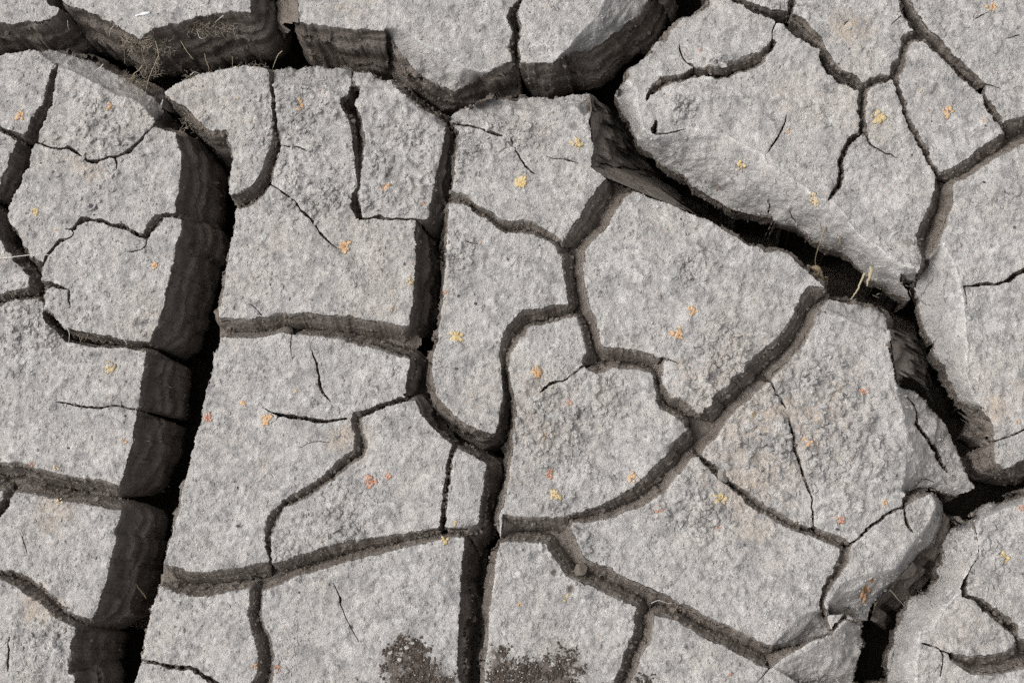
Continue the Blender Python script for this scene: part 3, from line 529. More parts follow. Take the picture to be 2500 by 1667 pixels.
def prep(P):
    """rim polyline: resampled, roughened; with gap width and style across the crack"""
    step = 2.9 if in_frame(P, 40) else 10
    R, _ = resample(P, step)
    k = 2
    R = (R + .5 * (np.roll(R, 1, 0) + np.roll(R, -1, 0))) / 2
    N = normals(R, 3)
    sg = np.sign(np.mean(sample(F, R - N * 3) - sample(F, R + N * 3)))      # make N point into the void
    if sg < 0: N = -N
    S = np.arange(3, 170, 1.0)
    gap = np.full(len(R), 170.0); done = np.zeros(len(R), bool)
    for s in S:
        hit = ~done & (sample(F, R + N * s) > 0)
        gap[hit] = s; done |= hit
    st = np.maximum.reduce([sample(ST, R + N * s) for s in (1, 2.5, 4)])
    g = gap.copy()
    for j in range(1, 5): g = np.minimum(g, np.minimum(np.roll(gap, j), np.roll(gap, -j)) + 2 * j)
    for _ in range(3): g = (g + np.roll(g, 1) + np.roll(g, -1)) / 3
    amp = np.clip(g * .16, .25, 2.6)
    R = R + N * (amp * (.9 * fbm(R[:, 0], R[:, 1], 14, 3, 3) + .55 * rng.uniform(-1, 1, len(R)))).clip(-3.2, 2.2)[:, None]
    return R, N, g, st
_g = (1 + 5 ** .5) / 2
ICO_V = np.array([(-1, _g, 0), (1, _g, 0), (-1, -_g, 0), (1, -_g, 0), (0, -1, _g), (0, 1, _g), (0, -1, -_g), (0, 1, -_g), (_g, 0, -1), (_g, 0, 1), (-_g, 0, -1), (-_g, 0, 1)]) / 1.902
ICO_F = np.array([(0, 11, 5), (0, 5, 1), (0, 1, 7), (0, 7, 10), (0, 10, 11), (1, 5, 9), (5, 11, 4), (11, 10, 2), (10, 7, 6), (7, 1, 8), (3, 9, 4), (3, 4, 2), (3, 2, 6), (3, 6, 8), (3, 8, 9), (4, 9, 5), (2, 4, 11), (6, 2, 10), (8, 6, 7), (9, 8, 1)])
_bm = bmesh.new(); bmesh.ops.create_icosphere(_bm, subdivisions=2, radius=1); CLOD_V = np.array([v.co[:] for v in _bm.verts]); CLOD_F = np.array([[v.index for v in f.verts] for f in _bm.faces]); _bm.free()
CLODS = []
def facet(V, n=11, lo=.5, hi=.9):
    """chip a ball into an angular lump by flattening it against random planes"""
    V = V.copy()
    for _ in range(n):
        d = rng.normal(0, 1, 3); d /= np.linalg.norm(d); h = rng.uniform(lo, hi)
        o = V @ d - h; k = o > 0; V[k] -= o[k][:, None] * d
    return V
def clod_shape(): return facet(CLOD_V) * np.array([1.15, .9, .7]) * rng.uniform(.94, 1.08, (len(CLOD_V), 1))
def build_slab(P, holes, seedname, label, group):
    loops = [prep(P)] + [prep(h) for h in holes]
    x0, y0 = np.floor(P.min(0)).astype(int) - 1; x1, y1 = np.ceil(P.max(0)).astype(int) + 2
    fill = poly_sign(P, x0, y0, x1 - x0, y1 - y0)
    sp = 2.9
    gx, gy = np.meshgrid(np.arange(x0, x1, sp), np.arange(y0, y1, sp * .87)); gx = gx + (np.arange(gx.shape[0]) % 2)[:, None] * sp / 2
    I = np.column_stack([gx.ravel(), gy.ravel()]) + rng.uniform(-.7, .7, (gx.size, 2))
    ix = np.clip(np.rint(I[:, 0] - x0).astype(int), 0, fill.shape[1] - 1); iy = np.clip(np.rint(I[:, 1] - y0).astype(int), 0, fill.shape[0] - 1)
    far = np.maximum.reduce([-I[:, 0], I[:, 0] - 2500, -I[:, 1], I[:, 1] - 1667])
    keep = fill[iy, ix] & (sample(F, I) > 3.0) & ((far < 25) | (rng.random(len(I)) < .07))
    I = I[keep]
    Q = np.vstack([l[0] for l in loops] + [I]); nb = sum(len(l[0]) for l in loops)
    E = []; o = 0
    for l in loops:
        n = len(l[0]); E += [(o + i, o + (i + 1) % n) for i in range(n)]; o += n
    r = delaunay_2d_cdt([Vector(q) for q in Q], E, [], 0, 1e-5)
    RV = np.array([(v[0], v[1]) for v in r[0]]); T = np.array(r[2], np.int32)
    isb = np.array([any(k < nb for k in ov) or not ov for ov in r[3]])
    allb = isb[T].all(1); ok = ~allb
    C = RV[T[allb]].mean(1); ins = inside(loops[0][0], C)
    for l in loops[1:]: ins &= ~inside(l[0], C)
    ok[np.nonzero(allb)[0][ins]] = True
    T = T[ok]
    a, b, c = RV[T[:, 0]], RV[T[:, 1]], RV[T[:, 2]]
    cr = (b[:, 0] - a[:, 0]) * (c[:, 1] - a[:, 1]) - (b[:, 1] - a[:, 1]) * (c[:, 0] - a[:, 0])
    T[cr > 0] = T[cr > 0][:, ::-1]                     # picture y runs down: keep normals up
    def height(Q):
        z, f = macro(Q)
        e = np.clip(sample(F, Q) / 6, 0, 1)
        h = relief(Q) * (1 - .25 * f) + f * (11 * fbm(Q[:, 0], Q[:, 1], 52, 4, 6) - 13 * np.abs(fbm(Q[:, 0], Q[:, 1], 44, 3, 3)) + 6 * np.abs(fbm(Q[:, 0], Q[:, 1], 24, 2, 5)) + 4 * np.sign(vn(z / 16 + .8 * fbm(Q[:, 0], Q[:, 1], 60, 2, 1), Q[:, 0] * .01 + Q[:, 1] * .008, 4))) - (1 - e) ** 3 * (.5 + 1.8 * np.abs(vn(Q[:, 0] / 9, Q[:, 1] / 9, 7)))
        return z, f, h
    z, f, h = height(RV); ridge = MACRO_X['ridge'].copy()
    h = h + ridge * 2.5
    W = unproject(RV[:, 0], RV[:, 1], z); W[:, 2] += h * U
    cen = W.mean(0); base = np.array([cen[0], cen[1], -FLOOR * U])
    root = thing('mud_slab', label, 'mud slab', base, group); root['kind'] = 'thing'
    top = mesh_obj('top_crust', W, T, M_TOP, root, True, base); set_attr(top, 'flank', f); set_attr(top, 'ridge', ridge); set_attr(top, 'scar', blotch(RV, SCARS, .16, .8)); set_attr(top, 'damp', damp(RV)); set_attr(top, 'ochre', blotch(RV, OCHRE, 1.2, .8))
    # sides: stepped faces with ledges, leaning or closing to a V
    VV, FF, LIP = [], [], []; o = 0
    for R, N, g, st in loops:
        n = len(R); z, f, h = height(R); cut = MACRO_X['cut'].copy(); h = h + MACRO_X['ridge'] * 2.5
        rim = unproject(R[:, 0], R[:, 1], z); rim[:, 2] += h * U
        deep = (st == 2).astype(float)
        for _ in range(8): deep = (deep + np.roll(deep, 1) + np.roll(deep, -1)) / 3
        D = deep * np.clip(g * 3.6, 26, FLOOR) + (1 - deep) * np.clip(np.where(g < 22, 46, g * 1.2), 9, 120)
        lean = deep * np.clip(g * .13, 0, 14) + (1 - deep) * g * np.where(g < 16, .22, .43)
        D = np.minimum(D, FLOOR + 4 + z)
        THK = 245 + 28 * vn(R[:, 0] / 130, R[:, 1] / 130, 3)          # wall recedes below this into an added hollow, so the slot goes black
        D = np.minimum(D, np.maximum(THK + z, 30))
        edge = np.clip((-z - 12) / 14, 0, 1) * (cut > 0)                             # hollow added under an eroded flank to darken the crack
        for _ in range(4): edge = (edge + np.roll(edge, 1) + np.roll(edge, -1)) / 3
        D = D * (1 - edge) + np.minimum(D, np.maximum(cut, 40) * (1 + .45 * fbm(R[:, 0], R[:, 1], 60, 3, 2))) * edge; lean = lean * (1 - edge)
        s = np.concatenate([[0], np.cumsum(np.hypot(*(R[1:] - R[:-1]).T))]) + 37 * len(VV) + cen[0] * 9e3
        Ns = N.copy()
        for _ in range(6): Ns = (Ns + np.roll(Ns, 1, 0) + np.roll(Ns, -1, 0)) / 3
        big = np.clip(g / 70, 0.04, 1)
        fade = np.clip((np.minimum(np.arange(n), n - 1 - np.arange(n)) + 1) / 12, 0, 1)      # loop seam
        sg = lambda v: 1 / (1 + np.exp(-9 * v))
        steps = []                                                  # (depth, outward jump)
        for k, (bd, amp) in enumerate(((.09, 9), (.24, 16), (.46, 13), (.72, 9))):
            dk = D * np.clip(bd + .11 * vn(s / 150, s * 0 + k * 7.3, k) + .05 * (sg(vn(s / 55, s * 0 + k * 3.1, k + 2)) - .5) * 2, .03, .95)
            jump = amp * big * (.25 + deep * .75) * (1 - edge) * fade * (.12 + .9 * sg(vn(s / 110, s * 0 + k * 5.7, k + 1) + .1))
            steps.append((dk, jump))
        lev = [D * 0, np.minimum(D * .02, 1.5)]; prev = D * 0
        small = n <= 250
        for dk, _ in steps:
            if not small: lev += [prev + (dk - prev) * .4, prev + (dk - prev) * .75]
            lev += [dk - np.minimum(2.2, D * .02), dk + np.minimum(1.2, D * .012)]; prev = dk
        lev += [prev + (D - prev) * .35, prev + (D - prev) * .7, D]
        lev = np.maximum.accumulate(np.array(lev), 0); lev = np.minimum(lev, D)
        for j, d in enumerate(lev):
            u = d / D
            off = lean * u ** .85
            for dk, jump in steps: off = off + jump * np.clip((d - dk + 2.2) / 3.4, 0, 1)
            off = off + np.minimum(1, u * 12) * big * (1.8 * fbm(s, d, 60, 3, 3) + 1.8 * fbm(s, d, 15, 3, 5) + 3.0 * np.sign(vn(s / 38 + .4 * vn(d / 20, s / 50, 1), d / 45, 6)) * deep) * fade
            off = np.clip(off, -6, g * .55)
            ring = rim.copy(); ring[:, 0] += Ns[:, 0] * off * U; ring[:, 1] -= Ns[:, 1] * off * U; ring[:, 2] -= d * U
            VV.append(ring); LIP.append(np.clip(1 - d / (5 + 8 * np.abs(vn(s / 16, s * 0, 1))), 0, 1) * np.clip(g / 12, 0, 1))
        under = deep * np.clip((g - 22) / 40, 0, 1)
        for dd, oo in ((D + 8, -14), (D + 14, -58), (np.maximum(D + 20, FLOOR + z), -62)):
            ring = rim.copy(); o2 = np.minimum(off, 0) * 0 + off * (1 - under) + oo * under
            ring[:, 0] += Ns[:, 0] * o2 * U; ring[:, 1] -= Ns[:, 1] * o2 * U; ring[:, 2] -= (D + (dd - D) * under) * U
            VV.append(ring); LIP.append(np.zeros(n))
        NR = len(lev) + 3
        for j in range(NR - 1):
            i = np.arange(n); k = (i + 1) % n
            FF.append(np.column_stack([o + j * n + i, o + j * n + k, o + (j + 1) * n + k, o + (j + 1) * n + i]))
        o += NR * n
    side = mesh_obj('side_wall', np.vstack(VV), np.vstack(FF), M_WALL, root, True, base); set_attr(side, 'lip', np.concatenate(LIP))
    # lumps sticking to the sides
    WV = np.vstack(VV); k = rng.integers(0, len(WV), 2600)
    q = WV[k]; q = q[(q[:, 2] > -230 * U) & (q[:, 2] < -6 * U)][:900]
    pr = q - CAM; dd = pr @ FWD; sx = pr @ RGT / dd * FPX; sy = pr @ UPV / dd * FPX
    q = q[(np.abs(sx) < 1270) & (np.abs(sy) < 850)]
    if len(q):
        rad = (1.2 + rng.gamma(1.3, 1.1, len(q))).clip(1.2, 6.5) * U
        V = ICO_V[None] * rng.uniform(.6, 1.3, (len(q), 12, 1)) * (rad[:, None] * rng.uniform(.6, 1.4, (len(q), 3)))[:, None, :] + q[:, None, :]
        lp = mesh_obj('lumps', V.reshape(-1, 3), (ICO_F[None] + (np.arange(len(q)) * 12)[:, None, None]).reshape(-1, 3), M_WALL, side, False, base); lp['kind'] = 'stuff'
    # loose crumbs lying on the crust
    n = int(min(2300, (40 + .0052 * len(I) * 8.4 * .9)))
    C0 = I[rng.integers(0, len(I), n * 4)]
    C0 = C0[(C0[:, 0] > -20) & (C0[:, 0] < 2520) & (C0[:, 1] > -20) & (C0[:, 1] < 1690)]
    cl = crumbly(C0); w = .09 + .62 * cl ** 1.4 + .30 * (vn(C0[:, 0] / 70, C0[:, 1] / 70, 6) > .35) + .3 * (sample(F, C0) < 6)
    k = rng.random(len(C0)) < w; C0 = C0[k][:n]; cl = cl[k][:n]
    if len(C0):
        zz, ff, hh = height(C0); cw = unproject(C0[:, 0], C0[:, 1], zz); cw[:, 2] += hh * U
        rad = (1.5 + rng.gamma(1.5, 1.0, len(C0)) * (.8 + 1.7 * cl)).clip(1.3, 10.0) * U
        big = np.nonzero((rad > 5.6 * U) & (C0[:, 0] > 0) & (C0[:, 0] < 2500) & (C0[:, 1] > 0) & (C0[:, 1] < 1667))[0][:16]
        for k in big:                                             # the largest lie there one by one
            if len(CLODS) < 6:
                me = mesh_obj('clod', clod_shape(), CLOD_F, M_TOP, top, False)
                CLODS.append(me.data); o = me
            else:
                o = bpy.data.objects.new('clod', CLODS[int(rng.integers(6))]); col.objects.link(o); o.parent = top
            o.location = cw[k] - base + np.array([0, 0, rad[k] * .12]); o.scale = (rad[k] * 1.15, rad[k] * float(rng.uniform(.75, 1.1)), rad[k] * .8); o.rotation_euler = (0, 0, float(rng.uniform(0, 6.28)))
        sm = np.setdiff1d(np.arange(len(C0)), big); C0, cw, rad = C0[sm], cw[sm], rad[sm]
        V = ICO_V[None] * rng.uniform(.5, 1.4, (len(C0), len(ICO_V), 1)) * (rad[:, None] * rng.uniform(.55, 1.45, (len(C0), 3)) * np.array([1, 1, .6]))[:, None, :]
        V = V + cw[:, None, :] + np.array([0, 0, .2])[None, None, :] * rad[:, None, None]
        T = ICO_F[None] + (np.arange(len(C0)) * len(ICO_V))[:, None, None]
        cr = mesh_obj('crumbs', V.reshape(-1, 3), T.reshape(-1, 3), M_TOP, top, False, base); cr['kind'] = 'stuff'
    return root

def build_ledge(root, lines):
    """a sloping, layered face lofted between measured lines"""
    n, m = 90, 30
    L = []
    for d, sline in lines:
        P = np.array(pts(sline)); c = np.concatenate([[0], np.cumsum(np.hypot(*(P[1:] - P[:-1]).T))]); t = np.linspace(0, c[-1], n)
        L.append(np.column_stack([np.interp(t, c, P[:, 0]), np.interp(t, c, P[:, 1]), np.full(n, -float(d))]))
    L = np.array(L); v = np.linspace(0, len(L) - 1, m); V = []
    for a in v:
        i = min(int(a), len(L) - 2); f = a - i; Q = L[i] * (1 - f) + L[i + 1] * f
        s = np.arange(n) * 3.0
        w = 11.0 * np.sign(vn(s / 34 + .5 * fbm(s, Q[:, 2], 40, 2, 1), Q[:, 2] / 26, 2)) + 12 * fbm(s, Q[:, 2] * 1.3, 40, 4, 4)
        Q[:, 0] += w * min(1, a * 3); Q[:, 1] += .6 * w * min(1, a * 3); Q[:, 2] += 2.5 * fbm(Q[:, 0], Q[:, 1], 14, 2, 1)
        V.append(unproject(Q[:, 0], Q[:, 1], Q[:, 2]))
    V = np.vstack(V); base = np.array(root.location)
    i = (np.arange(m - 1)[:, None] * n + np.arange(n - 1)[None, :]).ravel()
    return mesh_obj('ledge', V, np.column_stack([i, i + 1, i + n + 1, i + n]), M_WALL, [c for c in root.children if c.name.startswith('side_wall')][0], True, base)
MOSS_OUTLINE = [np.array(pts(q)) for q in (
 '@31 1135,1300 1190,1280 1240,1245 1330,1215 1420,1215 1465,1280 1500,1310 1510,1370 1580,1425 1600,1490 1690,1510 1700,1568 1700,1800 1130,1800 1150,1500 1125,1400',
 '@31 2035,1260 2100,1275 2140,1300 2120,1380 2180,1400 2260,1380 @32 330,1360 430,1345 560,1310 600,1335 690,1310 735,1370 745,1440 690,1480 680,1568 680,1800 -70,1800 -50,1500 -10,1400',
 '@32 1200,1525 1280,1510 1310,1535 1300,1568 1290,1760 1160,1760')]
_tp = lambda t, x, y: (TX[int(t[1])] + x / TS, TY[int(t[0])] + y / TS)
DAMP += [(MOSS_OUTLINE[0], [_tp('31', 1265, 1185) + (9,)]), (MOSS_OUTLINE[1], [_tp('32', 510, 660) + (9,), _tp('32', 640, 790) + (10,)]), (MOSS_OUTLINE[2], [])]
SLABS = [   # a point on each slab, its label
((60, 25), 'small grey slab in the top left corner, above the deep crack'),
((400, 40), 'slab at the top edge with a pointed tip and a white fleck on it'),
((900, 30), 'wide slab at the top edge tapering to a downward point over the deep crack'),
((1330, 90), 'slab at the top edge whose right flank slopes into the wide crack'),
((1800, 250), 'big upper right slab with a lifted beige flake and a long eroded flank'),
((1860, 8), 'small sliver of slab at the top edge left of a short upright crack'),
((2070, 90), 'slab at the top edge coming to a blunt point between two narrow cracks'),
((2430, 150), 'slab filling the top right corner with a single orange rosette'),
((2310, 230), 'small four-sided slab at upper right with a pale red rosette near its middle'),
((2420, 700), 'large plain slab on the right edge with a short branching crack'),
((2480, 1100), 'narrow slab on the right edge below a thin crack, where the deep crack forks'),
((2450, 1330), 'slab on the lower right edge carrying a bright yellow rosette'),
((2330, 1560), 'ragged slab in the bottom right corner with a long flank along the deep crack'),
((2000, 950), 'crumbly ochre-tinted slab with a long thin crack, right of the sweeping arc crack'),
((1700, 560), 'large smooth five-sided slab right of centre, under the deep diagonal crack'),
((1250, 450), 'upper centre slab with two yellow rosettes and a pale ledge along its top'),
((1180, 700), 'tall slab at the centre with a rounded lower end and one yellow rosette'),
((1450, 1050), 'centre slab with a rounded top and several orange and red rosettes'),
((1750, 1330), 'long wedge-shaped slab at lower right between two diagonal cracks'),
((2100, 1360), 'elongated dark chunk tilted beside the deep crack at lower right'),
((2000, 1600), 'broken dark chunk at the bottom edge, left of the deep crack'),
((1650, 1600), 'slab at the bottom edge between a leaning upright crack and a diagonal crack'),
((1300, 1450), 'slab at the bottom edge with dark moss spread along its lower edge'),
((850, 1500), 'broad slab at the bottom edge with a dark moss clump near its right corner'),
((500, 1500), 'small slab at lower left between a thin curved crack and a wider brown arc'),
((420, 1640), 'slab corner at the bottom edge under a thin curved crack, right of the widest crack'),
((650, 1250), 'large slab left of centre with orange spots on its left rim and a hairline arc'),
((950, 1200), 'slab with pale pink rosettes enclosed by a stepped crack left of centre'),
((1140, 1210), 'smallest slab, a narrow wedge beside the black upright crack'),
((750, 650), 'large crumbly slab left of the black upright crack, with a long thin diagonal crack'),
((970, 400), 'crumbly oblong slab with an orange rosette, top right of its larger neighbour'),
((500, 300), 'leaf-shaped slab with a rounded right edge at the deep crack junction'),
((250, 250), 'upper left slab split by a wide slanting crack, with two orange rosettes'),
((230, 470), 'slab on the left with a black pebble cluster, between two thin cracks'),
((280, 680), 'slab on the left with a white root thread across its corner'),
((10, 345), 'sliver of slab on the left edge, at the end of a short brown crack'),
((30, 680), 'small slab on the left edge under the white root thread'),
((150, 950), 'large slab on the left with a straight hairline and a yellow elongated spot'),
((120, 1370), 'slab at lower left between two brown cracks, its right rim crumbly'),
((5, 1212), 'tiny corner of a slab on the left edge below the brown crack'),
((60, 1580), 'slab in the bottom left corner with a zigzag hairline'),
]
SLAB_OBJ = []
left = list(range(len(SLABS)))
for P in OUT:
    if not in_frame(P, 2): continue
    hs = [h for h in HOLES if inside(P, h[:1])[0]]
    hit = [k for k in left if inside(P, np.array([SLABS[k][0]], float))[0]]
    c = P[(P[:, 0] > 0) & (P[:, 0] < 2500) & (P[:, 1] > 0) & (P[:, 1] < 1667)].mean(0)
    if len(hit) != 1: print('SLAB LABEL?', c, hit)
    lab = SLABS[hit[0]][1] if hit else 'slab %d %d' % (c[0], c[1])
    for k in hit: left.remove(k)
    SLAB_OBJ.append((P, build_slab(P, hs, '', lab, 'mud slabs')))
for c, lines in LEDGES:
    for P, root in SLAB_OBJ:
        if inside(P, np.array([c], float))[0]: build_ledge(root, lines)
print('UNUSED', [SLABS[k] for k in left])
def surf(px, py):
    """height of the crust (px) at a picture position"""
    Q = np.array([[px, py]], float); z, f = macro(Q)
    return float(z[0] + relief(Q)[0])
def at(px, py, lift=0.0): return unproject([px], [py], [surf(px, py) + lift])[0]
def tp(tile, x, y): return TX[int(tile[1])] + x / TS, TY[int(tile[0])] + y / TS

# floor of the cracks and the mud flat beyond the picture
n = 200
gx, gy = np.meshgrid(np.linspace(-1750, 1750, n), np.linspace(-1350, 1350, n))
V = np.column_stack([gx.ravel(), gy.ravel(), -FLOOR + 8 + 14 * fbm(gx.ravel(), gy.ravel(), 60, 4, 2)]) * U
i = (np.arange(n - 1)[:, None] * n + np.arange(n - 1)[None, :]).ravel()
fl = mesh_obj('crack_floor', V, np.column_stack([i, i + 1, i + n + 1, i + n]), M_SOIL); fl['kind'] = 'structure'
# silt that has run into the shallow V cracks
ky, kx = np.nonzero(ST[::6, ::6] == 1); ky, kx = ky * 6, kx * 6
cells = {}; SV = []; SQ = []
def sv(x, y):
    if (x, y) not in cells: cells[(x, y)] = len(SV); SV.append((x - MG, y - MG))
    return cells[(x, y)]
for x, y in zip(kx.tolist(), ky.tolist()): SQ.append((sv(x - 3, y - 3), sv(x + 3, y - 3), sv(x + 3, y + 3), sv(x - 3, y + 3))[::-1])
SV = np.array(SV, float); zz = -72 + 9 * fbm(SV[:, 0], SV[:, 1], 40, 3, 1)
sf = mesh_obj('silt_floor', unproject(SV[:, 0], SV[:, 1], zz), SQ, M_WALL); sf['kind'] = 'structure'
def flat_material():
    t = NT('mud_flat_beyond')
    v = t.n('ShaderNodeTexVoronoi'); v.feature = 'DISTANCE_TO_EDGE'; v.inputs['Scale'].default_value = 1 / (330 * U); t.l(t.pos, v.inputs['Vector'])
    e = t.ramp(v.outputs['Distance'], (.02, 0.), (.06, 1.))
    c = t.mix(e, (.12, .10, .085), t.mix(t.noise(60, 4), (.36, .35, .34), (.45, .43, .41)))
    return t.done(c, t.bump(e, 40))
inner = unproject(np.array([-MG, 2500 + MG, 2500 + MG, -MG]) + np.array([-4, 4, 4, -4.]), np.array([-MG, -MG, 1667 + MG, 1667 + MG]) + np.array([-4, -4, 4, 4.]), np.zeros(4))
R = 12.0
outer = np.array([(-R, R, 0), (R, R, 0), (R, -R, 0), (-R, -R, 0)])
V = np.vstack([inner, outer, inner - np.array([0, 0, FLOOR * U])])
g = mesh_obj('ground', V, [(0, 4, 5, 1), (1, 5, 6, 2), (2, 6, 7, 3), (3, 7, 4, 0), (0, 1, 9, 8), (1, 2, 10, 9), (2, 3, 11, 10), (3, 0, 8, 11)], flat_material(), smooth=False); g['kind'] = 'structure'
# ---------------------------------------------------------------- lichen rosettes
def lichen_material(name, outer, inner):
    t = NT(name)
    c = t.mix(t.ramp(t.attr('core'), (.25, 0.), (.85, 1.)), outer, inner)
    c = t.mix(t.ramp(t.noise(7, 3, .6), (.38, .75), (.54, 0.)), c, (.50, .44, .38))            # mud dust caught on it
    c = t.mix(t.ramp(t.noise(5, 2, .6, t.scaled((1.1, .9, 1.))), (.60, 0.), (.72, .6)), c, (.70, .62, .48))
    return t.done(c, t.bump(t.noise(3, 2), 1.5))
LM = {'y': lichen_material('yellow_lichen', (.62, .50, .24), (.58, .41, .19)), 'o': lichen_material('orange_lichen', (.62, .41, .23), (.58, .33, .16)),
      'r': lichen_material('red_lichen', (.52, .26, .18), (.48, .21, .13)), 'p': lichen_material('pale_lichen', (.62, .52, .33), (.60, .44, .25)), 'b': lichen_material('rust_lichen', (.36, .19, .07), (.28, .13, .05))}
def rosette(px, py, dia, kind, label, stretch=1.0, rot=0.0):
    r0 = dia / TS / 2 * 1.22 * U; ctr = at(px, py, 0.6)
    n = int(max(9, min(44, (dia / 9.0) ** 1.45)))
    V, T, K = [], [], []
    lob = random.randint(3, 7); ph = random.uniform(0, 6.28); gap0 = random.uniform(0, 6.28); gapw = random.choice((0, .5, .9, 1.4)); ring = random.random() < .55
    ox, oy = random.uniform(-.15, .15), random.uniform(-.15, .15)
    for k in range(n):
        a = random.uniform(0, 6.283)
        if abs((a - gap0 + 3.1416) % 6.283 - 3.1416) < gapw * .5: continue
        d = r0 * (random.uniform(.42, .92) if ring and random.random() < .75 else math.sqrt(random.random()) * .9) * (.78 + .25 * math.cos(lob * a + ph))
        w = r0 * (random.uniform(.16, .28) if k % 3 else random.uniform(.26, .42)) * (1.25 if dia < 45 else 1)
        cx, cy = d * math.cos(a) + ox * r0, d * math.sin(a) + oy * r0; o = len(V)
        sx, sy, ra = random.uniform(.8, 1.6), random.uniform(.6, 1.0), a + random.uniform(-.7, .7)
        for q in ICO_V:
            j = random.uniform(.7, 1.25); ex, ey = q[0] * w * sx * j, q[1] * w * sy * j
            x = cx + ex * math.cos(ra) - ey * math.sin(ra); y = cy + ex * math.sin(ra) + ey * math.cos(ra)
            V.append((x, y, q[2] * min(w, r0 * .24) * .36 * j + .06 * w)); K.append(max(0, 1 - math.hypot(x, y) / r0))
        T += [(p + o, q + o, r + o) for p, q, r in ICO_F.tolist()]
    V = np.array(V); V[:, 0] *= stretch; c, s = math.cos(rot), math.sin(rot)
    V[:, :2] = np.column_stack([V[:, 0] * c - V[:, 1] * s, V[:, 0] * s + V[:, 1] * c])
    # drape over the crust
    q = np.column_stack([px + V[:, 0] / U, py - V[:, 1] / U]); V[:, 2] += (macro(q)[0] + relief(q) - surf(px, py)) * U
    o = mesh_obj('lichen_rosette', V, T, LM[kind], smooth=True); o.location = ctr
    set_attr(o, 'core', np.clip(K, 0, 1)); tag(o, label, 'lichen', 'lichen rosettes on the mud')
    return o
